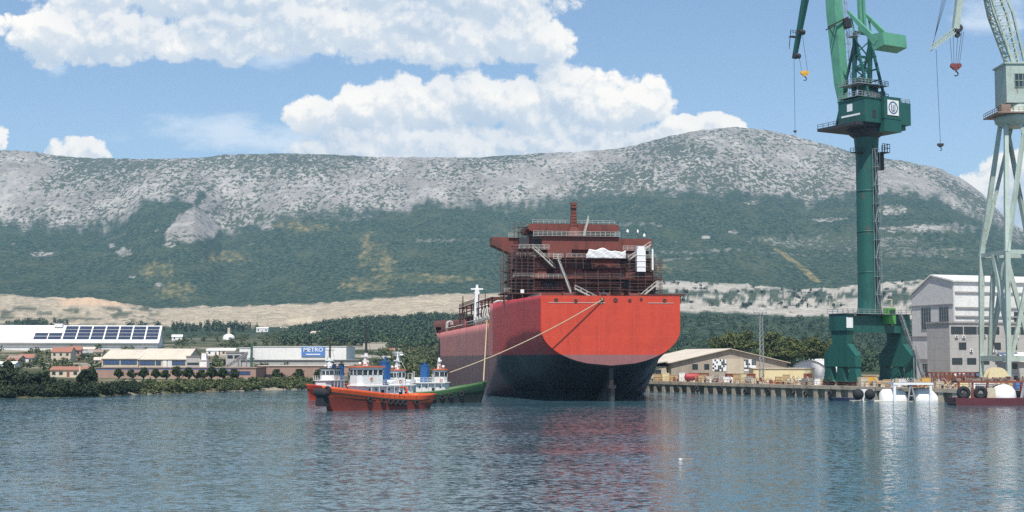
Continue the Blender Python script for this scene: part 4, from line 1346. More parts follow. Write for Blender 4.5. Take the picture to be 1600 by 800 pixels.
# slewing works
mb = MB(); mb.lathe([(3.3, zt0), (4.6, zt0 + 1.0), (5.0, zt0 + 1.6), (5.0, zt0 + 2.4)], n=32); mb.build('slewing_ring', M['dark'], gc)
mb = MB(); mb.box(-8.8, 8.0, -5.4, 9.6, zt0 + 2.4, zt0 + 3.2); mb.rail([(-8.7, 9.5, zt0 + 3.2), (-8.7, -5.3, zt0 + 3.2)], 1.1, 2, .05)
mb.build('slewing_platform', M['dark'], gc)
hz0, hz1 = zt0 + 3.2, ZG(158)
mb = MB(); mb.box(-6.6, -.8, -6.4, 3.6, hz0, hz1); mb.box(-6.8, -.7, -6.6, 3.8, hz1, hz1 + .2); mh = mb.build('machine_house', G, gc)
mb = MB(); mb.box(-3.9, -2.6, -6.46, -6.41, hz0 + 1.2, hz0 + 3.3); mb.build('door', M['dark'], mh)
mb = MB(); mb.box(-6.66, -6.61, -1.8, .2, hz1 - 3.0, hz1 - 1.0); mb.box(-6.66, -6.61, -4.6, 2.4, hz1 - 4.4, hz1 - 3.9); mb.build('white_marking', M['sign_white'], mh)
mb = MB(); mb.box(-.6, 5.6, -7.4, 1.2, hz0 - 2.2, hz1 + .7); mb.box(-.7, 5.7, -7.5, 1.3, hz0 + 1.15, hz0 + 1.35); ph = mb.build('ballast_house', G, gc)
mb = MB(); mb.box(5.75, 10.2, -6.4, 0, hz0 + .2, hz1 - .2); mb.box(5.8, 8.8, -5.8, -.6, hz0 - 1.2, hz0 + .2); mb.build('switch_house', G, gc)
lz = (hz0 + hz1) / 2 + 1.0
mb = MB(); mb.box(.5, 4.6, -7.56, -7.51, lz - 2.05, lz + 2.05); lb = mb.build('emblem_board', M['sign_white'], ph)
m_emb = paint('emblem_blue', (0.05, 0.13, 0.24), (.04, .1, .2), .2, 1, rough=.5)
mb = MB()
for r0, r1, a0, a1 in ((1.35, 1.7, 0, 360),):
    n_ = 40
    for i in range(n_):
        p, q = R(a0 + (a1 - a0) * i / n_), R(a0 + (a1 - a0) * (i + 1) / n_)
        mb.quad((2.55 + r0 * math.cos(p), -7.59, lz + r0 * math.sin(p)), (2.55 + r1 * math.cos(p), -7.59, lz + r1 * math.sin(p)), (2.55 + r1 * math.cos(q), -7.59, lz + r1 * math.sin(q)), (2.55 + r0 * math.cos(q), -7.59, lz + r0 * math.sin(q)))
for x, z0, z1 in ((-.62, -.55, .95), (.62, -.55, .95), (0, -.75, .75)):
    mb.quad((2.55 + x - .15, -7.59, lz + z0), (2.55 + x + .15, -7.59, lz + z0), (2.55 + x + .15, -7.59, lz + z1), (2.55 + x - .15, -7.59, lz + z1))
for i in range(10):
    p, q = R(180 + 18 * i), R(180 + 18 * (i + 1))
    f_ = lambda a, r: (2.55 + r * math.cos(a), -7.592, lz - .45 + r * .8 * math.sin(a))
    mb.quad(f_(p, .48), f_(p, .77), f_(q, .77), f_(q, .48))
mb.build('emblem', m_emb, lb)
mb = MB(); mb.rail([(-6.6, -6.4, hz1 + .2), (-1, -6.4, hz1 + .2), (-1, 3.6, hz1 + .2)], 1.1, 1.6, .05); mb.rail([(6, -6, hz1 - .2), (10.1, -6.2, hz1 - .2), (10.1, -.2, hz1 - .2)], 1.1, 1.6, .05); mb.build('roof_rail', M['steel'], gc)
# A-frame
at_ = ZG(46)
mb = MB()
for x in (-3.2, 2.6):
    mb.beam((x, 1.4, hz1 - 5), (x * .95, .4, at_), .95, .95)
    mb.beam((x, -5.0, hz1 - 1), (x * .95, .2, at_ - 2), .6, .6)
    mb.beam((x, 8.4, hz0), (x * .95, .8, at_ - 3), .55, .55)
for z in (ZG(83), ZG(104), ZG(122)):
    mb.beam((-3.3, 1, z), (2.7, 1, z), .6, .6); mb.beam((-3.2, -3.2 + (z - ZG(122)) * .25, z), (-3.2, 1, z), .4, .4); mb.beam((2.6, -3.2 + (z - ZG(122)) * .25, z), (2.6, 1, z), .4, .4)
for za_, zb_ in ((ZG(122), ZG(104)), (ZG(104), ZG(83)), (ZG(83), ZG(56))):
    mb.beam((-3.1, 1, za_), (2.6, .8, zb_), .28); mb.beam((2.6, 1, za_), (-3.1, .8, zb_), .28)
mb.beam((-3.1, .4, at_), (2.6, .4, at_), .7)
mb.build('support_frame', M['crane_green'], gc)
mb = MB()
for z in (ZG(132), ZG(152)):
    mb = MB(); mb.box(-6.5, 4.5, -4.2, 3.6, z - .15, z); mb.rail([(-6.4, 3.5, z), (-6.4, -4.1, z), (4.4, -4.1, z), (4.4, 3.5, z)], 1.2, 1.2, .055); mb.build('frame_walkway', M['steel'], gc)
mb = MB(); mb.box(-5.8, -3.6, -2, 1, ZG(55) - .1, ZG(55)); mb.rail([(-5.8, 1, ZG(55)), (-5.8, -2, ZG(55)), (-3.6, -2, ZG(55))], 1.2, 1, .05)
mb.build('frame_walkway', M['steel'], gc)
mb = MB()
mb.tube((-2.2, -1.4, ZG(140)), (1.6, -1.4, ZG(140)), 1.0, n=14); mb.box(-3, -2.2, -2.4, -.4, ZG(151), ZG(134)); mb.box(1.6, 2.4, -2.4, -.4, ZG(151), ZG(134)); mb.box(3, 4.4, -3, -1, ZG(151), ZG(140))
mb.build('winch', M['crane_green'], gc)
mb = MB()
for x in (-3.5, 3.1):
    mb.taper((x, 2.4, ZG(11)), (x, -8.2, ZG(73)), .7, .7, 1.0, 1.9)
    mb.beam((x * .95, .4, at_), (x, 1.6, ZG(16)), .35)
mb.beam((-3.4, -5, ZG(58)), (3, -5, ZG(58)), .5)
mb.build('counterweight_arm', GL, gc)
mb = MB()
cz0, cz1 = ZG(84), ZG(58)
mb.prism([(-11.2, cz0 + .8), (-7.4, cz0), (-6.6, cz0 + 1.4), (-6.6, cz1), (-10.8, cz1 - .2)], -3.9, 4.4, 'x'); mb.build('counterweight', GL, gc)
# boom, fly jib and tie
bx_ = -2.6


def boom_pt(px, py):
    """point of the boom's own vertical plane that lies in the given direction, in the crane's axes"""
    X0, Y0, x = GX(1360, 378), 378.0, bx_
    q = 400.0 - py
    k_ = (px - 800.0) / (F * math.cos(PITCH) - q * math.sin(PITCH))
    y = (X0 + .866 * x - k_ * (Y0 + .5 * x)) / (.5 + .866 * k_)
    return Vector((x, y, PX(px, py, Y0 + .5 * x + .866 * y).z - QZ))


b0, b1 = boom_pt(1318, 172), boom_pt(1288, -160)
mb = MB(); mid = b0.lerp(b1, .45)
mb.taper(b0, b0.lerp(b1, .12), 1.6, 1.2, 3.0, 2.4, (1, 0, 0)); mb.taper(b0.lerp(b1, .12), mid, 3.0, 2.4, 3.6, 3.0, (1, 0, 0)); mb.taper(mid, b1, 3.6, 3.0, 2.2, 1.6, (1, 0, 0))
bm_ = mb.build('boom', GL, gc)
mb = MB()
for i in range(26):
    p, q = b0.lerp(b1, i / 26), b0.lerp(b1, (i + 1) / 26)
    for o in (Vector((2.5, -1.2, 0)), Vector((3.7, -1.2, 0)), Vector((2.5, -.2, 1.1)), Vector((3.7, -.2, 1.1))):
        mb.beam(p + o, q + o, .08)
    mb.beam(p + Vector((2.5, -1.2, 0)), p + Vector((3.7, -1.2, 0)), .3, .05); mb.beam(p + Vector((3.7, -1.2, 0)), p + Vector((3.7, -.2, 1.1)), .08); mb.beam(p + Vector((2.5, -1.2, 0)), q + Vector((3.7, -1.2, 0)), .06)
    mb.beam(p + Vector((1.4, -.4, 0)), p + Vector((2.5, -1.2, 0)), .08)
mb.build('boom_ladder', M['steel'], bm_)
p = b0.lerp(b1, .40)
mb = MB(); mb.beam(p + Vector((-5.6, -3, -2.2)), p + Vector((2.8, -2, 1.8)), .35); mb.beam(p + Vector((-5.0, -1.5, -2.6)), p + Vector((2.8, -1, 1.2)), .3); mb.beam(p + Vector((-5.5, -3, -2.2)), p + Vector((-1, -1, -4.5)), .16); mb.box(p.x + 1, p.x + 3.4, p.y - 3, p.y + .6, p.z - 1.2, p.z + 1.2)
mb.build('boom_bracket', M['dark'], bm_)
jt, jb = boom_pt(1241, 92), boom_pt(1330, -185)
mb = MB(); mb.taper(b1 + Vector((0, 0, .6)), jt, 2.4, 2.6, 1.1, .9, (1, 0, 0)); mb.taper(b1 + Vector((0, 0, .6)), jb, 2.2, 2.2, 1.0, 1.0, (1, 0, 0))
fj = mb.build('fly_jib', M['crane_green'], gc)
mb = MB()
d_ = (jt - b1)
for t_ in (.83, .98):
    p = b1 + d_ * t_ + Vector((0, -.8, -.2)); mb.tube(p + Vector((-1.0, 0, 0)), p + Vector((1.0, 0, 0)), .75, n=14)
p = b1 + d_ * .87
mb.rail([p + Vector((-1.4, 2.2, -3)), p + Vector((-1.4, 1.5, 1.5)), p + Vector((1.2, 1.5, 1.5))], 1.1, .8, .05)
mb.box(p.x - 1.6, p.x + 1.2, p.y + .6, p.y + 2.4, p.z + .6, p.z + .75)
mb.build('sheaves', M['dark'], fj)
mb = MB()
for x in (-1.6, -.2): mb.taper(jb + Vector((x - bx_, 0, 0)), (x + 1.2, 1.0, at_ + .4), .7, .6, .9, .9)
mb.build('tie_bar', GL, gc)
MG = Matrix.Translation((GX(1360, 378), 378, QZ)) @ Matrix.Rotation(R(30), 4, 'Z')


def hook(name, label, top_pts, pos, body_mat, s=1.0, kind='hook block'):
    """hook block hung on ropes; top_pts and pos in world space"""
    pos = Vector(pos)
    t = thing(name, label, kind, pos)
    mb = MB()
    n_ = len(top_pts)
    for i, tp in enumerate(top_pts):
        x = (i - (n_ - 1) / 2) * (1.9 * s / max(1, n_ - 1)) if n_ > 1 else 0
        mb.tube((x, 0, 1.0 * s), Vector(tp) - pos, .055, n=4)
    mb.build('rope', M['rope'], t)
    mb = MB()
    mb.prism([(-1.3 * s, 1.1 * s), (1.3 * s, 1.1 * s), (1.1 * s, 0), (.5 * s, -.6 * s), (-.5 * s, -.6 * s), (-1.1 * s, 0)], -.35 * s, .35 * s)
    for x in (-.85, .85): mb.tube((x * s, -.45 * s, .55 * s), (x * s, .45 * s, .55 * s), .6 * s, n=12)
    mb.build('block', body_mat, t)
    mb = MB()
    pts = [(0, 0, -.6 * s)] + [(.55 * s * math.sin(R(a)), 0, -1.55 * s - .55 * s * -math.cos(R(a))) for a in range(0, 250, 25)]
    mb.path([Vector(p) for p in pts], .17 * s, 6)
    mb.build('hook', M['dark'], t)
    return t


p1, p2, p3 = MG @ (b1 + d_ * .83 + Vector((0, -1.2, -.6))), MG @ (b1 + d_ * .96 + Vector((0, -1.2, -.4))), MG @ (jt + Vector((0, .1, -.2)))
hp = PX(1257.5, 116, (p1.y + p2.y) / 2)
hook('hook_block', 'yellow hook block hanging on ropes from the green crane jib', [p2, p1], hp, M['yellow'], .85)
hp = PX(1245, 206, p3.y)
hook('hook_weight', 'small dark hook weight at the end of the thin rope under the green crane tip', [p3], (p3.x, p3.y, hp.z), M['dark'], .35, 'hook')

# pale lattice crane at the edge
YP = 345.0
pb_ = Vector((GX(1597, YP), YP, QZ))
K2 = lambda px, py, dy=0.0: PX(px, py, YP + dy) - pb_
pc = thing('lattice_crane', 'pale mint green portal crane on splayed lattice legs, cut off by the picture edge', 'crane', pb_)
PM = M['crane_pale']
c8, s8 = math.cos(R(8)), math.sin(R(8))
rot8 = lambda x, y, z: Vector((x * c8 - y * s8, x * s8 + y * c8, z))
zn, zr_ = K2(1555, 397).z, K2(1576, 196).z
for sx, sy in ((-1, -1), (1, -1), (1, 1), (-1, 1)):
    mb = MB()
    nd_ = rot8(sx * 6.6, sy * 6.6, zn); ft = rot8(sx * 7.2, sy * 7.0, 1.6)
    mb.taper(ft, nd_, .9, .9, 1.25, 1.25)
    mb.taper(nd_, rot8(sx * 3.4, sy * 1.5, zr_), 1.2, 1.2, .9, .9)
    mb.taper(nd_, rot8(sx * -.6, sy * 3.4, zr_), 1.0, 1.0, .8, .8)
    lg = mb.build('leg', PM, pc)
    mb = MB(); f2 = rot8(sx * 7.2, sy * 7.0, 0)
    mb.prism([(f2.x - 2.6, .9), (f2.x + 2.6, .9), (f2.x + 1.4, 2.0), (f2.x - 1.4, 2.0)], f2.y - .7, f2.y + .7)
    for q in (-1.7, 1.7): mb.tube((f2.x + q, f2.y - .5, .5), (f2.x + q, f2.y + .5, .5), .5, n=12)
    mb.build('bogie', M['yellow_wall'], lg)
mb = MB()
for a, b in (((-1, -1), (1, -1)), ((1, -1), (1, 1)), ((1, 1), (-1, 1)), ((-1, 1), (-1, -1))):
    A, B = rot8(a[0] * 6.6, a[1] * 6.6, zn), rot8(b[0] * 6.6, b[1] * 6.6, zn)
    mb.beam(A, B, .8, 1.0)
    m2 = (A + B) / 2
    for e in (a, b):
        mb.taper(m2 + Vector((0, 0, -.3)), rot8(e[0] * 5.6, e[1] * 5.6, 7.6), 1.1, 1.1, .8, .8)
    A2, B2 = rot8(a[0] * 7.1, a[1] * 6.95, 7.2), rot8(b[0] * 7.1, b[1] * 6.95, 7.2)
    mb.beam(A2, B2, .9, 1.3)
mb.build('portal_frame', PM, pc)
mb = MB(); mb.lathe([(3.6, zr_ - .4), (4.9, zr_ + .6), (5.2, zr_ + 1.8), (4.4, zr_ + 2.6), (4.0, zr_ + 5)], n=28); mb.build('slewing_ring', PM, pc)
mb = MB(); mb.box(-6.4, 6.4, -5.8, 5, zr_ + 2.2, zr_ + 2.5); mb.rail([(-6.3, 4.8, zr_ + 2.5), (-6.3, -5.7, zr_ + 2.5), (6.3, -5.7, zr_ + 2.5)], 1.1, 1.3, .05); mb.box(-5.2, -3, -5, -2, zr_ + 2.5, zr_ + 4.4); mb.build('platform', M['rust_roof'], pc)
zc = K2(1590, 165).z
mb = MB(); mb.box(-3.6, 8, -4.2, 4, zc, zc + 9.6); mb.box(-4.0, 8.3, -4.5, 4.3, zc + 9.6, zc + 10); ph2 = mb.build('machine_house', PM, pc)
mb = MB(); mb.box(-1.6, 3.6, -4.3, -4.22, zc + 3.8, zc + 7.2); f_ = mb.build('window', M['glass'], ph2)
mb = MB()
for q in range(6): mb.box(-1.6 + q * .98, -1.5 + q * .98, -4.36, -4.31, zc + 3.8, zc + 7.2)
for z in (3.75, 5.4, 7.15): mb.box(-1.7, 3.7, -4.36, -4.31, zc + z, zc + z + .12)
mb.build('window_bars', PM, f_)
f0, f1 = K2(1592, 118), K2(1533, -70, -2)
mb = MB()
dd = (f1 - f0)
for y in (-1.9, 1.9):
    for (ox_, oz_) in ((-2.0, 0), (2.4, .6)):
        mb.beam(f0 + Vector((ox_ * .55, y, oz_)), f0.lerp(f1, .5) + Vector((ox_, y, oz_)), .55 if ox_ > 0 else .8); mb.beam(f0.lerp(f1, .5) + Vector((ox_, y, oz_)), f1 + Vector((ox_ * .4, y * .5, oz_)), .55 if ox_ > 0 else .8)
    n_ = 12
    for i in range(n_):
        wa = .55 + .45 * min(i / 6, 1) if i < 6 else 1 - .6 * (i - 6) / 6
        p, q = f0.lerp(f1, i / n_), f0.lerp(f1, (i + 1) / n_)
        mb.beam(p + Vector((-2 * wa, y, 0)), q + Vector((2.4 * wa, y, .6)), .26); mb.beam(p + Vector((-2 * wa, y, 0)), p + Vector((2.4 * wa, y, .6)), .26)
bo = mb.build('boom', PM, pc)
mb = MB()
for i in range(n_):
    p, q = f0.lerp(f1, i / n_), f0.lerp(f1, (i + 1) / n_)
    mb.beam(p + Vector((-2.1, -1.9, 0)), q + Vector((-2.1, 1.9, 0)), .2)
pp_ = [f0.lerp(f1, i / 16) + Vector((-2.0, -2.4, .2)) for i in range(17)]
for a, b in zip(pp_, pp_[1:]): mb.rail([a, b], .9, 1.4, .04)
mb.build('boom_lacing', PM, bo)
j0, j1, j2 = K2(1504, -40, -2), K2(1493, 46, -2), K2(1455, 74, -2)
mb = MB(); mb.taper(f1, j0, 1.8, 1.6, 1.8, 2.4, (0, 1, 0)); mb.taper(j0, j1, 1.6, 2.5, 1.4, 1.9, (0, 1, 0)); fj2 = mb.build('fly_jib', PM, pc)
mb = MB()
for y in (-.7, .7):
    mb.beam(j1 + Vector((.4, y, .9)), j2 + Vector((0, y, .6)), .26); mb.beam(j1 + Vector((-.2, y, -1.0)), j2 + Vector((.3, y, -.5)), .3)
    for i in range(6):
        a, b = j1.lerp(j2, i / 6), j1.lerp(j2, (i + 1) / 6); mb.beam(a + Vector((0, y, .8)), b + Vector((0, y, -.7)), .16); mb.beam(a + Vector((0, y, .8)), a + Vector((0, y, -.8)), .16)
for i in range(7):
    a = j1.lerp(j2, i / 6); mb.beam(a + Vector((0, -.7, -.8)), a + Vector((0, .7, -.8)), .16)
mb.build('jib_tip', PM, fj2)
mb = MB(); mb.tube(j1 + Vector((.6, -.9, .2)), j1 + Vector((.6, .9, .2)), 1.0, n=14); mb.tube(j1 + Vector((.5, -.6, -1.4)), j1 + Vector((.5, .6, -1.4)), .6, n=12); mb.build('sheaves', M['dark'], fj2)
mb = MB()
for i in range(4): mb.tube(j2 + Vector((.4, -.3 + .2 * i, .6)), K2(1478 + 3 * i, -30, -2), .045, n=4)
mb.build('jib_ropes', M['rope'], fj2)
a_ = pb_ + j1
hook('hook_block', 'big dark red hook block hanging on many ropes under the pale crane jib', [a_ + Vector((x, 0, -.6)) for x in (-1.5, -.6, .6, 1.5, 2.0)], PX(1493.5, 106, YP - 2), paint('hook_red', (0.22, 0.05, 0.045), (.1, .03, .03), .4, .8), .95)
a_ = pb_ + j2
hook('hook_weight', 'small hook on a single long rope under the tip of the pale crane', [a_ + Vector((1.2, 0, -.6))], PX(1469.5, 228, YP - 2), M['dark'], .55, 'hook')
rl = thing('cable_reel', 'ochre cable reel drum standing at the foot of the pale crane', 'cable reel', (GX(1556, 332), 332, QZ), R(10))
mb = MB(); mb.tube((0, -.9, 2.4), (0, .9, 2.4), 2.0, n=24); mb.build('drum', paint('ochre', (0.33, 0.22, 0.08), (.16, .1, .05), .5, .6, rust=.3), rl)
mb = MB()
for y in (-1.1, 1.0): mb.tube((0, y, 2.4), (0, y + .12, 2.4), 2.7, n=28)
mb.build('flange', M['yellow_wall'], rl)
mb = MB(); mb.beam((-1.6, 0, 0), (0, 0, 2.4), .3); mb.beam((1.6, 0, 0), (0, 0, 2.4), .3); mb.box(-2.6, 2.6, -1, 1, 0, .3); mb.build('stand', M['rusty'], rl)

# ------------------------------------------------------------------ yard goods
g = random.Random(31)


def qp(px, back):          # point on the quay some metres behind the edge, keeping the photo direction
    Y = float(EDGE(px)) + back
    return (GX(px, Y), Y, QZ + .005)


def crate_mesh(wd, dp, h, kind):
    mb = MB()
    if kind == 'crate':
        mb.box(-wd / 2, wd / 2, -dp / 2, dp / 2, .12, h)
        for x in (-wd / 2 - .03, wd / 2 - .05):
            mb.box(x, x + .08, -dp / 2 - .05, -dp / 2 - .003, .12, h)
        for z in (.14, h / 2, h - .14): mb.box(-wd / 2 - .02, wd / 2 + .02, -dp / 2 - .09, -dp / 2 - .052, z - .07, z + .07)
    return mb


KINDS = [
    ('wooden_crate', 'crate', M['wood'], 'crates on the quay'),
    ('pallet_stack', 'stack of pallets', M['wood'], 'pallet stacks on the quay'),
    ('storage_bin', 'steel bin', M['yellow_wall'], 'bins on the quay'),
    ('white_sack', 'bulk bag', M['tarp'], 'bulk bags on the quay'),
]


def put_crate(px, back, wd, h, mt, label, name='wooden_crate', cat='crate', group='crates on the quay'):
    x, y, z = qp(px, back)
    t = thing(name, label, cat, (x, y, z), R(g.uniform(-25, 25)), group)
    dp = wd * g.uniform(.7, 1)
    mb = MB(); mb.box(-wd / 2, wd / 2, -dp / 2, dp / 2, .14, h); mb.build('box', mt, t)
    mb = MB()
    for q in (-.42, 0, .42): mb.box(wd * q - .08, wd * q + .08, -dp / 2, dp / 2, 0, .137)
    mb.build('skid', M['bark'], t)
    mb = MB()
    for x_ in (-wd / 2, wd / 2 - .12): mb.box(x_, x_ + .12, -dp / 2 - .06, -dp / 2 - .003, .14, h)
    for z_ in (.16, h * .55, h - .14): mb.box(-wd / 2 + .123, wd / 2 - .123, -dp / 2 - .05, -dp / 2 - .003, z_, z_ + .12)
    mb.build('batten', mt, t)


for i, (px, bk, wd, h, mt, lab) in enumerate([
    (1029, 6, 2.6, 2.2, 'wood', 'tan crate nearest the ship stern on the quay'),
    (1040, 5, 2.2, 2.6, 'yellow_wall', 'pale yellow crate beside the tan crate near the stern'),
    (1053, 6, 2.8, 2.1, 'wood', 'wide tan crate below the end of the gabled workshop'),
    (1066, 5, 1.8, 2.7, 'sign_white', 'narrow white crate left of the red tank'),
    (1098, 6, 2.4, 2.2, 'wood', 'tan crate just right of the red tank on the quay'),
    (1107, 5, 2.2, 1.8, 'cream_wall', 'low cream crate in front of the red container'),
    (1126, 6, 1.6, 2.4, 'grey_wall', 'grey crate under the patterned workshop panel'),
    (1136, 5, 2.6, 1.7, 'sign_white', 'low white crate between the two red containers'),
    (1151, 6, 1.9, 2.5, 'wood', 'tall tan crate in front of the workshop door'),
    (1160, 5, 1.7, 2.6, 'yellow_wall', 'tall yellow crate by the smaller red container'),
    (1170, 6, 2.4, 1.9, 'steel', 'grey steel case left of the yellow store'),
    (1216, 5, 1.8, 2.1, 'wood', 'tan crate in front of the yellow store'),
    (1228, 6, 2.0, 2.7, 'wood', 'tallest tan crate in front of the yellow store'),
    (1239, 6, 1.6, 1.7, 'yellow_wall', 'small yellow crate right of the tallest tan crate'),
    (1262, 6, 2.6, 1.8, 'steel', 'grey steel case near the tarpaulin shelter'),
    (1281, 6, 2.2, 1.7, 'cream_wall', 'cream crate by the green crane foot'),
    (1347, 5, 2.3, 2.3, 'cream_wall', 'cream crate between the green crane feet'),
    (1386, 7, 2.0, 1.8, 'wood', 'tan crate under the green crane portal'),
    (1404, 5, 2.4, 2.0, 'sign_white', 'white crate under the green crane stair'),
    (1424, 7, 1.9, 1.6, 'rusty', 'rusty case right of the green crane'),
    (1444, 6, 2.2, 2.4, 'yellow', 'orange yellow case in front of the grey hall gable'),
    (1466, 5, 2.0, 1.6, 'cream_wall', 'cream case in front of the rusty truss'),
    (1506, 5, 2.0, 1.9, 'yellow_wall', 'yellow crate right of the rusty truss'),
    (1522, 6, 2.2, 2.2, 'sign_white', 'white crate beside the ochre cable reel'),
    (1590, 6, 2.2, 2.0, 'blue_sign', 'blue case under the pale crane at the picture edge'),
]):
    put_crate(px, bk, wd, h, M[mt], lab)
for px, bk, wd, mt, lab, rz in ((1092, 17, 6.1, 'rusty', 'red brown container in front of the gabled workshop', R(-6)), (1147, 15, 5.2, 'rusty', 'smaller red brown container under the workshop door', R(4)), (1170, 20, 3.4, 'rusty', 'short rusty container left of the yellow store', R(8)), (1357, 8, 3.0, 'yellow', 'bright orange yellow power pack on the quay below the green crane', R(10))):
    x, y, z = qp(px, bk)
    t = thing('container', lab, 'container', (x, y, z), rz, 'containers on the quay')
    mb = MB(); h = 2.5
    mb.box(-wd / 2, wd / 2, -1.2, 1.2, .1, h)
    for q in range(int(wd / .3)): mb.box(-wd / 2 + .1 + q * .3, -wd / 2 + .25 + q * .3, -1.26, -1.203, .3, h - .2)
    mb.build('body', M[mt], t)
    mb = MB(); mb.box(-wd / 2 - .05, wd / 2 + .05, -1.28, 1.25, h + .003, h + .12); mb.box(-wd / 2 - .05, wd / 2 + .05, -1.28, 1.25, 0, .097); mb.build('frame', M['rusty'], t)
x, y, z = qp(1081, 5)
t = thing('red_tank', 'rounded red tank lying on a cradle on the quay beside the ship', 'tank', (x, y, z), R(5))
mb = MB(); mb.lathe([(.2, -2.4), (.9, -2.1), (1.05, -1.6), (1.05, 1.6), (.9, 2.1), (.2, 2.4)], (0, 0, 1.5), 18, 'x'); mb.build('shell', paint('tank_red', (0.42, 0.05, 0.05), (.25, .04, .04), .3, .6), t)
mb = MB(); mb.box(-1.6, -1.2, -.9, .9, 0, .9); mb.box(1.2, 1.6, -.9, .9, 0, .9); mb.build('cradle', M['dark'], t)
# rusty lattice truss section
x, y, z = qp(1489, 22)
t = thing('truss_section', 'long rusty red lattice truss section lying on the quay', 'truss', (x, y, z), R(12))
mb = MB()
for yy_ in (-1.2, 1.2):
    for zz in (.5, 3.6): mb.beam((-6.5, yy_, zz), (6.5, yy_, zz), .32)
    for i in range(11):
        xa, xb = -6.5 + 13 * i / 11, -6.5 + 13 * (i + 1) / 11
        mb.beam((xa, yy_, .5 if i % 2 else 3.6), (xb, yy_, 3.6 if i % 2 else .5), .2); mb.beam((xa, yy_, .5), (xa, yy_, 3.6), .2)
for i in range(12):
    xa = -6.5 + 13 * i / 11
    for zz in (.5, 3.6): mb.beam((xa, -1.2, zz), (xa, 1.2, zz), .2)
mb.build('lattice', M['rusty'], t)
mb = MB(); mb.box(-4, -3.4, -1.6, 1.6, 0, .34); mb.box(3.4, 4, -1.6, 1.6, 0, .34); mb.build('bearer', M['bark'], t)
for px, bk, L_2, n_, lab in ((1378, 10, 5, 6, 'bundle of grey pipes lying under the green crane'), (1430, 9, 6, 5, 'bundle of grey pipes lying in front of the grey gable'), (1118, 8, 4, 5, 'bundle of grey pipes on the quay in front of the workshop'), (1246, 9, 5, 6, 'bundle of grey pipes beside the tarpaulin shelter'), (1540, 4, 4, 4, 'bundle of pipes near the ochre cable reel')):
    x, y, z = qp(px, bk)
    t = thing('pipe_bundle', lab, 'pipes', (x, y, z), R(g.uniform(-30, 10)), 'pipe bundles on the quay')
    mb = MB(); c_ = 0
    for row in range(3):
        for i in range(n_ - row): mb.tube((-L_2 / 2 - g.uniform(0, .5), (i - (n_ - row) / 2) * .46, .42 + row * .4), (L_2 / 2 + g.uniform(0, .5), (i - (n_ - row) / 2) * .46, .42 + row * .4), .22, n=8)
    mb.build('pipes', M['steel'], t)
    mb = MB(); mb.box(-1.6, -1.3, -n_ * .26, n_ * .26, 0, .2); mb.box(1.3, 1.6, -n_ * .26, n_ * .26, 0, .2); mb.build('bearer', M['bark'], t)
# guard rail and bollards along the edge
rp = thing('quay_railing', 'thin steel guard railing along the quay edge in front of the yard goods', 'railing', (0, 0, 0))
mb = MB(); pp = [edge_pt(px, 1.0, QZ + .02) for px in range(1006, 1700, 12)]
for a, b in zip(pp, pp[1:]): mb.rail([a, b], 1.05, 2.2, .035)
mb.build('rails', M['rusty'], rp)
bp_ = None
for px in (1018, 1058, 1100, 1140, 1182, 1222, 1258, 1292, 1372, 1418, 1470, 1524):
    if bp_ is None:
        mb = MB(); mb.lathe([(.36, 0), (.26, .15), (.22, .5), (.42, .6), (.42, .72), (.15, .8)], n=14); bp_ = mb.build('bollard', M['dark']); o = bp_
    else:
        o = bp_.copy(); C.objects.link(o)
    o.location = edge_pt(px, .2, QZ + .02)
    tag(o, 'dark iron mooring bollard at the edge of the quay', 'bollard', 'mooring bollards along the quay edge')
# loose scrap that nobody could count
mb = MB()
for i in range(900):
    px = g.uniform(1015, 1650); bk = g.uniform(3.4, 14)
    x, y, z = qp(px, bk); a, b, c = g.uniform(.12, .8), g.uniform(.12, .6), g.uniform(.15, 1.0) ** 1.5 * 1.7
    mb.cur = g.choice((0, 0, 1, 1, 1, 2, 2, 3, 3, 4))
    if g.random() < .5: mb.box(x - a, x + a, y - b, y + b, QZ + .006, QZ + .006 + c)
    else:
        d = Vector((g.uniform(-2.4, 2.4), g.uniform(-1, 1), g.uniform(0, 2.4))); mb.beam((x, y, QZ + .12), Vector((x, y, QZ + .12)) + d, .12)
tag(mb.build('scrap_heap', [M['cream_wall'], M['rusty'], M['wood'], M['grey_wall'], M['sign_white']]), kind='stuff')

# ------------------------------------------------------------------ floating pontoon with white tanks
yp = 341.0
pt = thing('white_pontoon', 'white floating pontoon frame with two big round tanks and black fender balls', 'pontoon', (GX(1400, yp), yp, 0), R(-3))
lx = lambda px: (px - 1400) * yp / 2204
ly_ = lambda py: PX(0, py, yp).z
for a, b, r in ((1374, 1412, 2.7), (1426, 1464, 2.9)):
    mb = MB(); mb.lathe([(.3, -2.9), (r * .75, -2.7), (r, -2), (r, 2.6), (r * .75, 3.2), (.3, 3.4)], ((lx(a) + lx(b)) / 2, .6, .2), 28, 'x'); mb.build('tank', M['sign_white'], pt)
mb = MB()
for px in (1393, 1448): mb.box(lx(px) - .3, lx(px) + .3, -3.0, -2.5, -.4, ly_(601))
mb.box(lx(1391), lx(1452), -3.1, 4.8, ly_(601), ly_(598)); mb.box(lx(1345), lx(1364), -1, 3.6, -.4, ly_(609))
mb.build('frame', M['sign_white'], pt)
mb = MB(); mb.beam((lx(1413), -2.7, -.2), (lx(1417), -2.7, ly_(602)), .35); mb.beam((lx(1425), -2.7, -.2), (lx(1419), -2.7, ly_(602)), .35); mb.beam((lx(1414), -2.7, 1.4), (lx(1424), -2.7, 1.4), .25); mb.build('strut', M['steel'], pt)
mb = MB(); mb.box(lx(1330), lx(1465), -2.2, 5, -.6, .12); mb.build('float', paint('float_cream', (.62, .6, .5), (.35, .36, .22), .5, .5), pt)
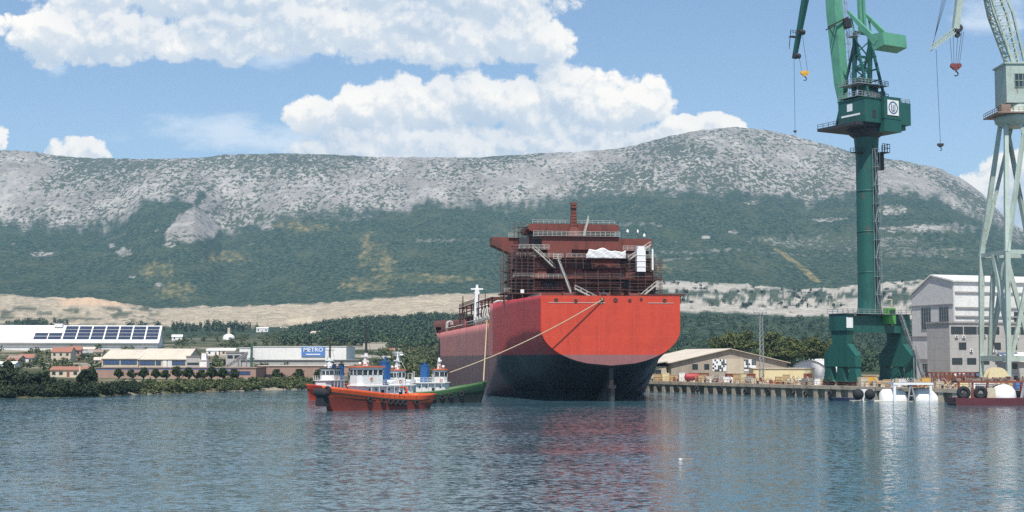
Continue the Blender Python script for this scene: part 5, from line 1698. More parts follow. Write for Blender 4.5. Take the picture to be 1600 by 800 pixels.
for px, r in ((1338, 1.35), (1356, 1.3)):
    mb = MB(); mb.lathe([(.1, -r)] + [(r * math.sin(R(a)), -r * math.cos(R(a))) for a in range(20, 180, 20)] + [(.1, r)], (lx(px), -2.2, 1.7), 16); mb.build('fender_ball', M['tyre'], pt)
mb = MB(); mb.box(lx(1392), lx(1451), -2.9, 4.5, ly_(598) + .003, ly_(598) + .1); mb.rail([(lx(1392), -2.9, ly_(598)), (lx(1451), -2.9, ly_(598))], 1.0, 1.8, .04); mb.build('deck', M['steel'], pt)
mb = MB(); mb.box(lx(1398), lx(1404), 0, 1.6, ly_(598) + .103, ly_(592)); mb.box(lx(1428), lx(1436), 1, 3, ly_(598) + .103, ly_(594)); mb.build('deck_box', M['wood'], pt)
db = thing('dinghy', 'small dark blue workboat moored against the quay beside the white pontoon', 'boat', (GX(1318, 346), 346, 0), R(-12))
mb = MB(); mb.add([(-4, 0, .9), (-3, -1.2, .8), (3.6, -1.3, .7), (3.6, 1.3, .7), (-3, 1.2, .8), (-3.4, 0, -.3), (-2.6, -.8, -.3), (3.4, -1, -.3), (3.4, 1, -.3), (-2.6, .8, -.3)], [(0, 1, 6, 5), (1, 2, 7, 6), (2, 3, 8, 7), (3, 4, 9, 8), (4, 0, 5, 9), (5, 6, 7, 8, 9)]); mb.build('hull', paint('boat_blue', (.03, .04, .09), (.02, .02, .04), .3, 1), db)
mb = MB(); mb.box(-1.2, 0, -1.1, 1.1, .45, .55); mb.box(1.4, 2.2, -1.15, 1.15, .45, .55); mb.build('thwart', M['wood'], db)
# dark red barge
yb = 314.0
bg2 = thing('work_barge', 'dark red flat barge carrying a white half dome tank below the quay', 'barge', (GX(1548, yb), yb, 0), R(-2))
lx = lambda px: (px - 1548) * yb / 2204
ly_ = lambda py: PX(0, py, yb).z
mb = MB(); mb.prism([(lx(1484), .2), (lx(1488), -.5), (lx(1660), -.5), (lx(1660), ly_(621)), (lx(1484), ly_(621))], -4.5, 2.5); mb.build('hull', paint('barge_red', (0.11, 0.022, 0.028), (.05, .02, .02), .5, .5, rust=.2), bg2)
mb = MB(); r = lx(1583) - lx(1563); mb.lathe([(r, ly_(621)), (r, ly_(618)), (r * .92, ly_(610)), (r * .7, ly_(604)), (r * .4, ly_(600.5)), (.1, ly_(599.5))], (lx(1563), -1, 0), 28); mb.build('dome_tank', M['sign_white'], bg2)
mb = MB(); mb.box(lx(1492), lx(1660), -2.2, 2.4, ly_(598), ly_(595))
for px in (1494, 1515, 1538, 1590, 1640): mb.box(lx(px) - .2, lx(px) + .2, -2.1, -1.7, ly_(621), ly_(598))
mb.build('upper_deck', M['rusty'], bg2)
mb = MB(); mb.beam((lx(1586), -3.6, ly_(621)), (lx(1593), -3.2, ly_(596)), .45); mb.beam((lx(1601), -3.6, ly_(621)), (lx(1594), -3.2, ly_(596)), .45); mb.beam((lx(1588), -3.5, ly_(612)), (lx(1599), -3.5, ly_(612)), .3); mb.build('strut', M['steel'], bg2)
mb = MB(); mb.box(lx(1535), lx(1548), -3, -1, ly_(621), ly_(606)); mb.box(lx(1502), lx(1510), -3, -1, ly_(621), ly_(605)); mb.build('deck_locker', M['cream_wall'], bg2)
for px in (1497, 1523):
    mb = MB(); mb.torus((lx(px), -4.0, ly_(613)), (.2, 1, 0), 1.0, .5, 16, 8); mb.build('tyre', M['tyre'], bg2)
mb = MB()
for i in range(40):
    x = g.uniform(lx(1492), lx(1650)); a = g.uniform(.2, .8); mb.box(x - a, x + a, -1.8, g.uniform(-1, 1.5), ly_(595) + .004, ly_(595) + g.uniform(.2, 1.0))
tag(mb.build('deck_gear', M['rust_roof'], bg2), kind='stuff')
bu = thing('white_float', 'tiny white float drifting on the open water in front of the stern', 'buoy', (PX(1063, 716, 145).x, 145, 0))
mb = MB(); mb.lathe([(.05, -.1), (.22, 0), (.22, .06), (.05, .1)], n=12); mb.build('body', M['sign_white'], bu)
mb = MB(); mb.beam((.2, 0, .06), (1.3, .1, .04), .06); mb.build('line', M['wood'], bu)
# ------------------------------------------------------------------ the tanker
TH = R(8)
STERN_Y = 338.0
ship = thing('tanker_ship', 'huge unfinished tanker with bright red flat stern, rusty superstructure and black lower hull', 'ship', (GX(955, STERN_Y), STERN_Y, 0), TH)
MS = Matrix.Translation(ship.location) @ Matrix.Rotation(TH, 4, 'Z')
PZ, MZ, BOOT = 25.3, 20.1, 11.2                # poop deck, main deck, top of the dark bottom paint
LEN, HB = 258.0, 22.6


def hull_material():
    m_, k, pb, out = material('hull_paint')
    t = k.node('ShaderNodeTexCoord').outputs['Object']
    sp = k.node('ShaderNodeSeparateXYZ'); k.put(sp.inputs[0], t)
    u, z = sp.outputs[1], sp.outputs[2]
    geo = k.node('ShaderNodeNewGeometry')
    st = k.noise(k.scale(t, (1, 1, .1)), .55, 5, .65)
    bl = k.noise(t, .12, 5, .6)
    fine = k.noise(t, 2.2, 3, .6)
    fresh = k.mix(k.m('MULTIPLY', k.ramp(st, .44, .68), .85), (0.50, 0.030, 0.026), (0.34, 0.026, 0.024))
    old = k.mix(k.ramp(k.m('MULTIPLY_ADD', st, .6, k.m('MULTIPLY', bl, .4)), .4, .65), (0.62, 0.185, 0.145), (0.46, 0.125, 0.105))
    wob = k.m('MULTIPLY_ADD', k.m('SUBTRACT', bl, .5), 5.0, u)
    red = k.mix(k.ramp(wob, 49.5, 51.5), fresh, old)
    # plate seams
    def seam(s, per, wd):
        q = k.m('ABSOLUTE', k.m('SUBTRACT', k.m('FRACT', k.m('DIVIDE', s, per)), .5))
        return k.m('GREATER_THAN', q, .5 - wd / per)
    sm = k.m('MAXIMUM', seam(z, 3.1, .05), seam(u, 9.0, .06))
    red = k.mix(k.m('MULTIPLY', sm, .28), red, (0.12, 0.02, 0.02))
    dfresh = k.mix(k.ramp(st, .4, .7), (0.018, 0.012, 0.013), (0.040, 0.028, 0.028))
    dold = k.mix(k.ramp(k.m('MULTIPLY_ADD', st, .6, k.m('MULTIPLY', bl, .4)), .4, .65), (0.21, 0.082, 0.076), (0.12, 0.052, 0.052))
    low = k.mix(k.ramp(wob, 42.0, 46.0), dfresh, dold)
    # scum line and salt near the water
    low = k.mix(k.m('MULTIPLY', k.ramp(k.m('MULTIPLY_ADD', k.m('SUBTRACT', bl, .5), 3.5, z), 1.9, .3), .55), low, (0.10, 0.11, 0.11))
    c = k.mix(k.ramp(k.m('MULTIPLY_ADD', k.m('SUBTRACT', fine, .5), .25, z), BOOT + .06, BOOT - .06), red, low)
    hv = k.node('ShaderNodeHueSaturation'); k.put(hv.inputs['Color'], c); k.put(hv.inputs['Value'], k.m('MULTIPLY_ADD', fine, .5, .75))
    k.put(pb.inputs['Base Color'], hv.outputs[0])
    pb.inputs['Roughness'].default_value = .5
    b = k.node('ShaderNodeBump'); b.inputs['Strength'].default_value = .35; b.inputs['Distance'].default_value = .12
    k.put(b.inputs['Height'], k.noise(k.scale(t, (.35, .35, .6)), .8, 2)); k.l.new(b.outputs[0], pb.inputs['Normal'])
    return m_


def transom_material():
    m_, k, pb, out = material('transom_paint')
    t = k.node('ShaderNodeTexCoord').outputs['Object']
    sp = k.node('ShaderNodeSeparateXYZ'); k.put(sp.inputs[0], t)
    st = k.noise(k.scale(t, (1, 1, .15)), .7, 5, .65); bl = k.noise(t, .2, 4, .6); fine = k.noise(t, 3.0, 4, .7)
    c = k.mix(k.ramp(k.m('MULTIPLY_ADD', st, .5, k.m('MULTIPLY', bl, .5)), .42, .66), (0.62, 0.060, 0.024), (0.52, 0.050, 0.022))
    rn = k.noise(k.scale(t, (1, 1, .06)), 1.6, 4, .7)
    c = k.mix(k.m('MULTIPLY', k.ramp(rn, .56, .70), .45), c, (0.34, 0.040, 0.022))
    def seam(s, per, wd):
        q = k.m('ABSOLUTE', k.m('SUBTRACT', k.m('FRACT', k.m('DIVIDE', s, per)), .5))
        return k.m('GREATER_THAN', q, .5 - wd / per)
    c = k.mix(k.m('MULTIPLY', k.m('MAXIMUM', seam(sp.outputs[0], 2.9, .035), seam(sp.outputs[2], 3.1, .045)), .10), c, (0.9, 0.25, 0.18))
    c = k.mix(k.ramp(k.m('MULTIPLY_ADD', k.m('SUBTRACT', fine, .5), .2, sp.outputs[2]), BOOT + .05, BOOT - .05), c, k.mix(st, (0.36, 0.13, 0.12), (0.22, 0.10, 0.10)))
    hv = k.node('ShaderNodeHueSaturation'); k.put(hv.inputs['Color'], c); k.put(hv.inputs['Value'], k.m('MULTIPLY_ADD', fine, .45, .78))
    k.put(pb.inputs['Base Color'], hv.outputs[0]); pb.inputs['Roughness'].default_value = .55
    b = k.node('ShaderNodeBump'); b.inputs['Strength'].default_value = .3; b.inputs['Distance'].default_value = .1
    k.put(b.inputs['Height'], k.noise(k.scale(t, (.4, .4, .4)), .9, 2)); k.l.new(b.outputs[0], pb.inputs['Normal'])
    return m_


M['hull'], M['transom'] = hull_material(), transom_material()
M['deck_red'] = paint('deck_red', (0.19, 0.050, 0.036), (0.085, 0.028, 0.022), .5, .3, rough=.8, rust=.3, seams=(0, 2.9, .3))
M['deck_dark'] = paint('deck_dark_red', (0.125, 0.038, 0.029), (0.06, 0.024, 0.02), .5, .4, rough=.85, rust=.2)
M['scaffold'] = paint('scaffold_tube', (0.13, 0.075, 0.06), (0.07, .04, .035), .4, 1.0, rough=.7)
M['rail_grey'] = paint('rail_grey', (0.52, 0.50, 0.45), (0.34, .3, .26), .35, 1.0, rough=.6)
M['hawser'] = paint('hawser', (0.52, 0.40, 0.26), (0.35, 0.26, 0.16), .4, 2.0, rough=.9)
NZ = 26


def section(u):
    """half breadths and heights of the frame at u metres from the transom"""
    # keel, full breadth, height of the turn where the side becomes vertical, fullness
    k_ = np.interp(u, [0, 4, 10, 17, 24, 34, 60, 225, 246, LEN], [8.6, 6.9, 4.0, .6, -2.5, -3, -3, -3, -2.6, -1.5])
    B = np.interp(u, [0, 12, 26, 44, 60, 205, 222, 236, 248, 255, LEN], [17.0, 18.6, 20.4, 22.0, HB, HB, 21.6, 17.6, 10.5, 4.0, .4])
    zs = np.interp(u, [0, 15, 30, 48, 64, 210, 240, LEN], [17.4, 17.0, 15.0, 7.0, 0, 0, 8, 20])
    p = np.interp(u, [0, 14, 30, 50, 66], [2.0, 1.55, 1.35, 1.7, 3.0])
    top = PZ if u <= 56 else (MZ if u < 222 else np.interp(u, [222, 224, LEN], [MZ, 24.6, 26.6]))
    zz = np.concatenate([np.linspace(k_, zs, 17), np.linspace(zs, top, NZ - 16)[1:]])
    t_ = np.clip((zs - zz) / max(zs - k_, .01), 0, 1)
    b = B * np.maximum(0, 1 - t_ ** p) ** (1 / max(p, 1.6) if u < 40 else .5)
    fl = np.interp(u, [210, 224, 240, LEN], [0, 3.4, 5.5, 5.0])
    b = b + fl * np.clip((zz - 12) / 14, 0, 1) ** 1.6
    return zz, b


us = list(np.linspace(0, 66, 45)) + [55.99, 56.01, 66.5] + list(np.linspace(72, 218, 22)) + [221.9, 224] + list(np.linspace(226, LEN, 16))
us = sorted(us)
mb = MB(); mb.smooth = True
vs = []
for s in (-1, 1):
    for u in us:
        zz, b = section(u)
        vs += [(s * float(bb), float(u), float(z)) for z, bb in zip(zz, b)]
nu = len(us); fs = []
for s in range(2):
    for i in range(nu - 1):
        for j in range(NZ - 1 + 1 - 1):
            a = s * nu * NZ + i * NZ + j
            fs.append((a, a + NZ, a + NZ + 1, a + 1))
for i in range(nu - 1):
    fs.append((i * NZ, (i + 1) * NZ, nu * NZ + (i + 1) * NZ, nu * NZ + i * NZ))
mb.add(vs, fs)
hull = mb.build('hull', [M['hull'], M['deck_dark']], ship)
md = hull.modifiers.new('weld', 'WELD'); md.merge_threshold = .005
md = hull.modifiers.new('plating', 'SOLIDIFY'); md.thickness = .14; md.offset = -1; md.material_offset = 1; md.material_offset_rim = 1
zz, b = section(0)
mb = MB()
pl = [(-bb, z) for z, bb in zip(zz, b)] + [(bb, z) for z, bb in reversed(list(zip(zz, b)))]
pl = [p for i, p in enumerate(pl) if i == 0 or (abs(p[0] - pl[i - 1][0]) + abs(p[1] - pl[i - 1][1])) > .01]
mb.prism(pl, -.12, .02)
tr = mb.build('transom', M['transom'], ship)
for i, (x, z, r) in enumerate(((-13.4, 24.2, .35), (-8.6, 24.0, .35), (-2.2, 24.3, .4), (1.1, 24.3, .4), (4.6, 24.2, .3), (13.2, 24.2, .35), (7.4, 24.5, .25))):
    mb = MB(); mb.torus((x, -.16, z), (0, 1, 0), r * 1.1, .12, 14, 6); mb.tube((x, -.2, z), (x, -.1, z), r, n=14); mb.build('fairlead', M['deck_dark'], tr)
mb = MB(); mb.box(-15.2, -3, -.2, -.123, 23.55, 23.67); mb.box(-3, -1.5, -.2, -.123, 23.5, 23.7); mb.box(9, 15.4, -.2, -.123, 23.55, 23.67)
mb.build('weld_bead', M['rail_grey'], tr)
mb = MB()
mb.taper((.4, 2.6, 8.4), (.4, 2.6, 3.2), 1.0, 1.7, 1.0, 1.5, (0, 1, 0)); mb.taper((.4, 1.6, 3.3), (.4, 2.2, -2.5), .9, 3.2, .7, 3.4, (0, 1, 0)); mb.box(-.5, 1.3, .6, 3.4, 3.1, 3.9)
mb.build('rudder', M['hull'], ship)
mb = MB(); mb.prism([(3.6, 7.4), (9, 5.6), (26, -2), (26, -3), (8, -3), (5.2, 2)], .05, .75, 'x'); mb.build('skeg', M['hull'], ship)
# decks
def deck(name, u0, u1, z, mt, n_=14):
    mb = MB(); q = np.linspace(u0, u1, n_)
    for a, b_ in zip(q, q[1:]):
        ba, bb = float(section(a)[1][-1]) - .03, float(section(b_)[1][-1]) - .03
        mb.quad((-ba, a, z), (ba, a, z), (bb, b_, z), (-bb, b_, z))
    return mb.build(name, mt, ship)
deck('poop_deck', 0.03, 55.98, PZ - .9, M['deck_dark'])
deck('main_deck', 56.05, 221.8, MZ - .15, M['deck_red'], 24)
deck('forecastle_deck', 224, 257, 22.6, M['deck_red'])
mb = MB(); bq = float(section(56)[1][-1]); mb.box(-bq + .1, bq - .1, 55.9, 56.1, MZ - .1, PZ - .02); mb.build('poop_front', M['deck_red'], ship)
mb = MB(); mb.box(-21, 21, 222.0, 222.25, MZ - .1, 22.7); mb.build('forecastle_front', M['deck_dark'], ship)

SHIP_BEFORE = set(kids(ship))
# superstructure: (u0, u1, half width aft, z0, z1)
house_levels = [(30, 56, 18.6, PZ - .9, 28.4), (30, 55, 18.6, 28.4, 31.4), (31.5, 55, 18.0, 31.4, 34.4), (32, 55, 17.6, 34.4, 37.4), (34, 55, 15.5, 37.4, 40.0)]
sup = MB().box(-17.6, 17.6, 34.2, 55, PZ - .9, 40.0).build('superstructure', M['deck_red'], ship)
rs = random.Random(77)
for i, (u0, u1, hw, z0, z1) in enumerate(house_levels[:4]):
    mb = MB()
    # bays: recessed and proud wall panels of unequal width give the unfinished block its relief
    x = -hw
    while x < hw - .5:
        wd_ = min(rs.uniform(1.6, 4.6), hw - x)
        dpt = rs.choice((0, 0, 0, .4, .7, 1.3))
        if rs.random() < .93: mb.box(x + .02, x + wd_ - .02, u0 + dpt, 34.19, z0 + .18, z1 - .003 - rs.choice((0, 0, .5)))
        x += wd_
    mb.box(-hw, hw, 34.0, 34.19, z0 + .17, z1 - .01)
    mb.build('deckhouse_tier', M['deck_red'], ship)
    mb = MB(); mb.box(-hw - 1.2, hw + 1.2, u0 - (1.5 if i in (1, 3) else .4), 34.18, z1 - .002, z1 + .16); mb.build('gallery_deck', M['deck_dark'], ship)
    for s in (-1, 1):
        mb = MB(); mb.box(*(sorted((s * 17.62, s * (hw + 1.0)))), 34.2, u1 - 3, z1 - .002, z1 + .16); mb.build('side_gallery', M['deck_dark'], ship)
# openings in the aft wall
for i in range(26):
    lv = rs.choice(house_levels[:4]); x = rs.uniform(-lv[2] + 2, lv[2] - 2)
    mb = MB(); a = rs.choice((.35, .4, .55, 1.3)); zb = lv[3] + rs.choice((.3, 1.0)); zt2 = min(lv[4] - .35, zb + rs.choice((.9, 1.9)))
    mb.box(x - a, x + a, lv[0] - .08, lv[0] - .015, zb, zt2); mb.build('opening', M['dark'], sup)
# red bulwark block and bridge with wings
mb = MB(); mb.prism([(-10.6, 40.1), (10.0, 40.1), (10.0, 44.0), (-10.6, 44.0)], 33.2, 36); mb.box(-9.4, -3, 31.6, 33.1, 37.6, 40); mb.box(2, 9.8, 31.2, 33.1, 34.7, 38.4); mb.build('aft_bulwark', M['deck_red'], ship)
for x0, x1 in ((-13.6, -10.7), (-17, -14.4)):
    mb = MB(); mb.box(x0, x1, 35.9, 36.0, 40.1, 43.6); mb.build('recess_shade', M['dark'], sup)  # flat dark panels, the shade of a recess given as colour
mb = MB()
mb.prism([(-22.2, 42.3), (-16.2, 39.4), (16.2, 39.4), (22.2, 42.3), (22.2, 44.6), (-22.2, 44.6)], 46, 52); mb.build('bridge_wing', M['deck_red'], ship)
mb = MB(); mb.prism([(-12.0, 44.61), (10.4, 44.61), (10.4, 45.2), (-12.0, 45.2)], 42, 54); mb.build('wheelhouse_base', M['dark'], ship)
for i in range(11):
    mb = MB(); x = -11.2 + i * 2.1; mb.box(x - .14, x + .14, 42.2, 42.5, 45.2, 46.6); mb.build('window_post', M['deck_red'], ship)
mb = MB(); mb.box(-11.6, 10.0, 43, 53.6, 45.2, 46.6); mb.build('wheelhouse', M['glass'], ship)
mb = MB(); mb.prism([(-13.2, 46.6), (-12.4, 46.0), (11.0, 46.0), (11.8, 46.6), (11.8, 47.6), (10.9, 48.2), (-12.3, 48.2), (-13.2, 47.6)], 40.5, 55); mb.build('wheelhouse_roof', M['deck_red'], ship)
mb = MB(); mb.rail([(-12, 41, 48.2), (10.6, 41, 48.2)], 1.1, 1.5, .045); mb.rail([(-11.5, 54, 48.2), (10, 54, 48.2)], 1.1, 1.5, .045); mb.build('roof_rail', M['rail_grey'], ship)
mb = MB()
mb.taper((-1.2, 38.5, 43.9), (-1.2, 38.5, 47), 3.6, 3.0, 1.7, 1.6, (0, 1, 0)); mb.taper((-1.2, 38.5, 47), (-1.2, 38.5, 53.4), 1.7, 1.6, 1.15, 1.1, (0, 1, 0)); mb.box(-2.0, -.4, 37.8, 39.2, 53.4, 54.2); mb.box(-2.2, -.2, 37.6, 39.4, 52.6, 52.75)
for q in range(7): mb.box(-1.9, -.5, 37.55, 37.63, 46.5 + q, 46.58 + q)
mst = mb.build('mast', M['deck_red'], ship)
mb = MB(); mb.stair((1.2, 37.2, 44), (2.6, 37.2, 49.4), .9); mb.build('mast_ladder', M['rail_grey'], mst)
# railings of every gallery
for i, (u0, u1, hw, z0, z1) in enumerate(house_levels[:4]):
    for xa, xb in ((-hw - 1.1, -hw * .35), (-hw * .3, hw * .32), (hw * .36, hw + 1.1)):
        if i == 0 and xa > -hw: continue
        u_ = u0 - (1.4 if i in (1, 3) else .35)
        mb = MB(); mb.rail([(xa, u_, z1 + .16), (xb, u_, z1 + .16)], 1.15, 1.3, .04, (1, .66, .33)); mb.build('railing', M['rail_grey'] if i == 3 or (i == 1 and xa < -hw * .3) else M['scaffold'], ship)
for xa, xb, u, z in ((-17.6, -9.6, 32.2, 40.1), (-13, -3, 32.6, 44.0), (-3, 10.2, 32.6, 44.0), (10.4, 17.6, 33, 40.1), (-17.8, -14, 45.6, 44.6)):
    mb = MB(); mb.box(xa, xb, u - .1, u + 3, z - .1, z); mb.rail([(xa, u, z), (xb, u, z)], 1.2, 1.3, .05, (1, .66, .33)); mb.build('railing', M['rail_grey'], ship)
# stairs between the galleries
for a, b_ in (((-8.4, 30.5, 34.5), (-14.2, 30.5, 40.2)), ((-4.6, 28.6, 27.4), (-8.0, 28.6, 37.0)), ((2.6, 27.4, PZ), (-3.6, 27.4, 28.6)), ((11.2, 30.4, 37.0), (17.2, 30.4, 41.4)), ((12.8, 27.6, PZ), (18.2, 27.6, 30.0)), ((-7.9, 28.4, 37), (-7.9 + .2, 29.5, 37.2))):
    if (Vector(b_) - Vector(a)).length < 2: continue
    mb = MB(); mb.stair(a, b_, 1.3); mb.build('stair', M['rail_grey'], ship)
mb = MB(); mb.box(-9.2, -7.2, 27.8, 30.5, 37.0, 37.12); mb.rail([(-9.2, 27.9, 37.1), (-7.2, 27.9, 37.1)], 1.1, 1, .05); mb.build('stair_landing', M['rail_grey'], ship)
# scaffolding
def scaffold(x0, x1, u, z0, z1, dx=2.1, dz=1.95, dep=1.1, jit=.25, name='scaffolding'):
    mb = MB(); n_ = max(1, int(round((x1 - x0) / dx)))
    for i in range(n_ + 1):
        x = x0 + (x1 - x0) * i / n_ + rs.uniform(-jit, jit)
        for q in (0, dep): mb.beam((x, u - q, z0), (x, u - q, z1 + rs.uniform(-.8, .9)), .085)
    z = z0 + dz
    while z < z1:
        for q in (0, dep):
            mb.beam((x0 - rs.uniform(.2, 1.2), u - q, z + rs.uniform(-.15, .15)), (x1 + rs.uniform(.2, 1.2), u - q, z + rs.uniform(-.15, .15)), .085)
            mb.beam((x0 - rs.uniform(.1, .6), u - q, z + 1 + rs.uniform(-.1, .1)), (x1 + rs.uniform(.1, .6), u - q, z + 1), .07)
        if rs.random() < .8: mb.box(x0 + rs.uniform(0, 1), x1 - rs.uniform(0, 1), u - dep, u, z - .06, z)
        z += dz
    return mb.build(name, M['scaffold'], ship)
scaffold(-20.2, -14.4, 29.4, PZ - .8, 40.5, 1.45, 1.9); scaffold(-21.0, -18.9, 37, PZ - .8, 40.0, 1.0, 1.9); scaffold(-20.6, -18.8, 47, PZ, 39.5, .9, 1.9)
scaffold(-3.4, 8.8, 29.2, PZ - .8, 33.4, 3.1, 1.5); scaffold(11.2, 19.8, 29.4, PZ - .8, 37.6, 2.1, 1.9); scaffold(18.9, 20.8, 36, PZ - .8, 37.6, 1.0, 1.9); 
scaffold(-7.8, 1.6, 30.9, 34.4, 38.0, 2.3, 1.6); scaffold(-16.4, -11.8, 45, 44.6, 47.6, 1.1, 1.4)
# white sheet, white locker tower
mb = MB()
nx_, nz_ = 26, 8
for j in range(nz_ + 1):
    for i in range(nx_ + 1):
        q = i / nx_; x = -.4 + 10.6 * q
        topz = 39.4 + .35 * math.sin(q * 7) + .25 * math.sin(q * 19) + .7 * math.exp(-((q - .5) / .2) ** 2) - (.9 if q < .05 else 0)
        z = 37.3 + (topz - 37.3) * j / nz_
        mb.v.append((x, 28.9 + .05 * math.sin(i * .8 + j * .9) + .06 * math.sin(i * 1.9 - j * 1.7), z))
for j in range(nz_):
    for i in range(nx_):
        a = j * (nx_ + 1) + i; mb.f.append([a, a + 1, a + nx_ + 2, a + nx_ + 1]); mb.mi.append(0); mb.sm.append(True)
sh_ = mb.build('tarpaulin', M['tarp'], ship); md = sh_.modifiers.new('thickness', 'SOLIDIFY'); md.thickness = .12
mb = MB(); mb.box(13.0, 15.3, 28, 30, 33.6, 39.8); mb.box(13.2, 15.0, 28.1, 29.8, 39.803, 40.8)
for z in (35, 36.6, 38.2): mb.box(12.9, 15.4, 27.9, 30.1, z, z + .14)
mb.build('white_locker', M['sign_white'], ship)
mb = MB(); mb.beam((17, 27.4, 34), (17, 27.4, 40), .4); mb.build('white_pipe', M['sign_white'], ship)
mb = MB(); mb.box(-17.8, -16.9, 28, 28.9, PZ + 1.6, PZ + 3.0); mb.build('white_box', M['sign_white'], ship)
for x, u, z, r in ((20.2, 47, 45.0, .36), (15.5, 47, 46.2, .36), (18.6, 48, 46.3, .28)):
    mb = MB(); mb.lathe([(.05, 0), (r, .2), (r * 1.05, .6), (r * .6, 1.1), (.05, 1.25)], (x, u, z), 12); mb.cur = 1; mb.beam((x, u, 44.6), (x, u, z + .1), .07); mb.build('satellite_dome', [M['sign_white'], M['deck_dark']], ship)
mb = MB(); mb.beam((-21.6, 46, 43.4), (-21.9, 46, 39.4), .12); mb.beam((-21.9, 46, 39.4), (-21.2, 46, 39.0), .12); mb.build('hanging_cable', M['rope'], ship)
# the block's storeys are a little lower than the drawn ones
for o in kids(ship):
    if o in SHIP_BEFORE: continue
    for q in [o] + kids(o):
        n_ = len(q.data.vertices); a_ = np.empty(n_ * 3, np.float32); q.data.vertices.foreach_get('co', a_)
        a_ = a_.reshape(-1, 3); a_[:, 2] = 25.0 + (a_[:, 2] - 25.0) * .925
        if a_[:, 2].max() > 42.5: a_[:, 0] -= .7
        q.data.vertices.foreach_set('co', a_.ravel()); q.data.update()
# poop deck canopies left and right, winches and bollards
mb = MB()
mb.box(-21.6, -11.6, 33, 44, PZ + 1.9, PZ + 2.2); mb.box(-20.6, -13, 26, 33, PZ + 1.5, PZ + 1.75)
for x in (-21.3, -19.4, -17.4, -15, -12.4): mb.beam((x, 33.3, PZ - .9), (x, 33.3, PZ + 1.9), .32)
for x in (-20.2, -17.6, -14): mb.beam((x, 26.3, PZ - .9), (x, 26.3, PZ + 1.5), .28)
mb.build('port_canopy', M['deck_dark'], ship)
mb = MB(); mb.rail([(-21.4, 33.1, PZ + 2.2), (-11.8, 33.1, PZ + 2.2)], 1.1, 1.3, .045, (1, .66, .33)); mb.build('railing', M['rail_grey'], ship)
mb = MB(); mb.box(10, 24, 22, 31, PZ + 1.1, PZ + 1.45); mb.box(17.5, 25.2, 25, 30, PZ + 1.451, PZ + 1.75)
for x in (11, 15, 19, 23): mb.beam((x, 22.4, PZ - .9), (x, 22.4, PZ + 1.1), .35)
mb.build('starboard_canopy', M['deck_dark'], ship)
for x in (-9, 0, 7.5):
    mb = MB(); mb.tube((x - 1.3, 8, PZ + .3), (x + 1.3, 8, PZ + .3), .75, n=14); mb.tube((x - 1.4, 8, PZ + .3), (x - 1.2, 8, PZ + .3), 1.05, n=14); mb.tube((x + 1.2, 8, PZ + .3), (x + 1.4, 8, PZ + .3), 1.05, n=14); mb.box(x - 1.2, x + 1.2, 7.4, 8.6, PZ - .9, PZ - .4); mb.build('mooring_winch', M['deck_dark'], ship)
mb = MB(); mb.beam((-1.6, .6, PZ - .2), (-1.6, .6, PZ + 1.6), .22); mb.tube((-2.2, .6, PZ + .35), (-1.0, .6, PZ + .35), .5, n=12); mb.build('towing_bollard', M['dark'], ship)
mb = MB(); mb.rail([(-17, .3, PZ - .4), (-17, 20, PZ - .4)], 1.0, 1.6, .035); mb.build('railing', M['rail_grey'], ship)
# main deck gear on the port side
mb = MB()
for u in (62, 70, 78, 86, 100, 114, 128, 142, 150): mb.beam((-21, u, MZ), (-21, u, MZ + 7.5), .4); mb.beam((-13, u, MZ), (-13, u, MZ + 7.5), .4); mb.beam((-21.4, u, MZ + 7.3), (-12.6, u, MZ + 7.3), .4)
for z in (3.6, 5.4, 7.3): mb.beam((-21, 60, MZ + z), (-21, 151, MZ + z), .3); mb.beam((-13, 60, MZ + z), (-13, 151, MZ + z), .3)
for u in (62, 70, 78, 100, 128): mb.beam((-21, u, MZ + .3), (-21, u + 9, MZ + 7), .25)
mb.box(-20.8, -13.2, 104, 140, MZ + 3.5, MZ + 3.7); mb.box(-20.5, -14, 118, 130, MZ + .2, MZ + 3.2); mb.rail([(-21.2, 100, MZ + 7.5), (-21.2, 150, MZ + 7.5)], 1.1, 3, .07); mb.beam((-21, 140, MZ), (-21, 140, MZ + 11), .35)
mb.beam((-21, 94, MZ), (-21, 94, MZ + 9.6), .35); mb.beam((-19, 94, MZ + 7), (-19, 94, MZ + 10), .25)
mb.build('pipe_rack', M['deck_dark'], ship)
for u in (64, 92, 110):
    mb = MB(); mb.lathe([(.3, -3.6), (1.6, -3.2), (2.1, -2.2), (2.1, 2.2), (1.6, 3.2), (.3, 3.6)], (-17, u, MZ + 4.6), 18, 'x'); mb.build('deck_tank', M['rail_grey'], ship)
mb = MB()
for i in range(12):
    u = 60 + i * 3.1; x = -21.9
    mb.path([(x, u, MZ), (x, u, MZ + 1.6 + .5 * (i % 3)), (x, u + 2.2, MZ + 2.2 + .5 * (i % 2)), (x + 1.2, u + 2.2, MZ + .3)], .16, 6)
for z in (.9, 1.8): mb.tube((-21.8, 60, MZ + z), (-21.8, 120, MZ + z), .16, n=6)
for i in range(5): mb.beam((-21.6, 60 + 4 * i, MZ + 1), (-21.6, 64 + 4 * i, MZ + 4.5), .2)
mb.build('deck_piping', M['rail_grey'], ship)
mb = MB(); mb.rail([(-22.4, u, MZ - .1) for u in (57, 100, 150, 200, 218)], 1.1, 2.2, .05); mb.build('deck_rail', M['rusty'], ship)
for u, L_2, h in ((128, 9, 2.6), (178, 8, 2.2)):
    mb = MB(); mb.box(-21.6, -18.5, u, u + L_2, MZ, MZ + h); mb.box(-21.7, -18.4, u - .1, u + L_2 + .1, MZ + h + .003, MZ + h + .15); mb.build('deck_locker', M['hull'] if u < 150 else M['deck_red'], ship)
mb = MB()
for u in (200, 206): mb.path([(-20.4, u, MZ), (-20.4, u, MZ + 3.6), (-19.6, u, MZ + 4.4), (-18.6, u, MZ + 3.8), (-18.6, u, MZ)], .28, 7)
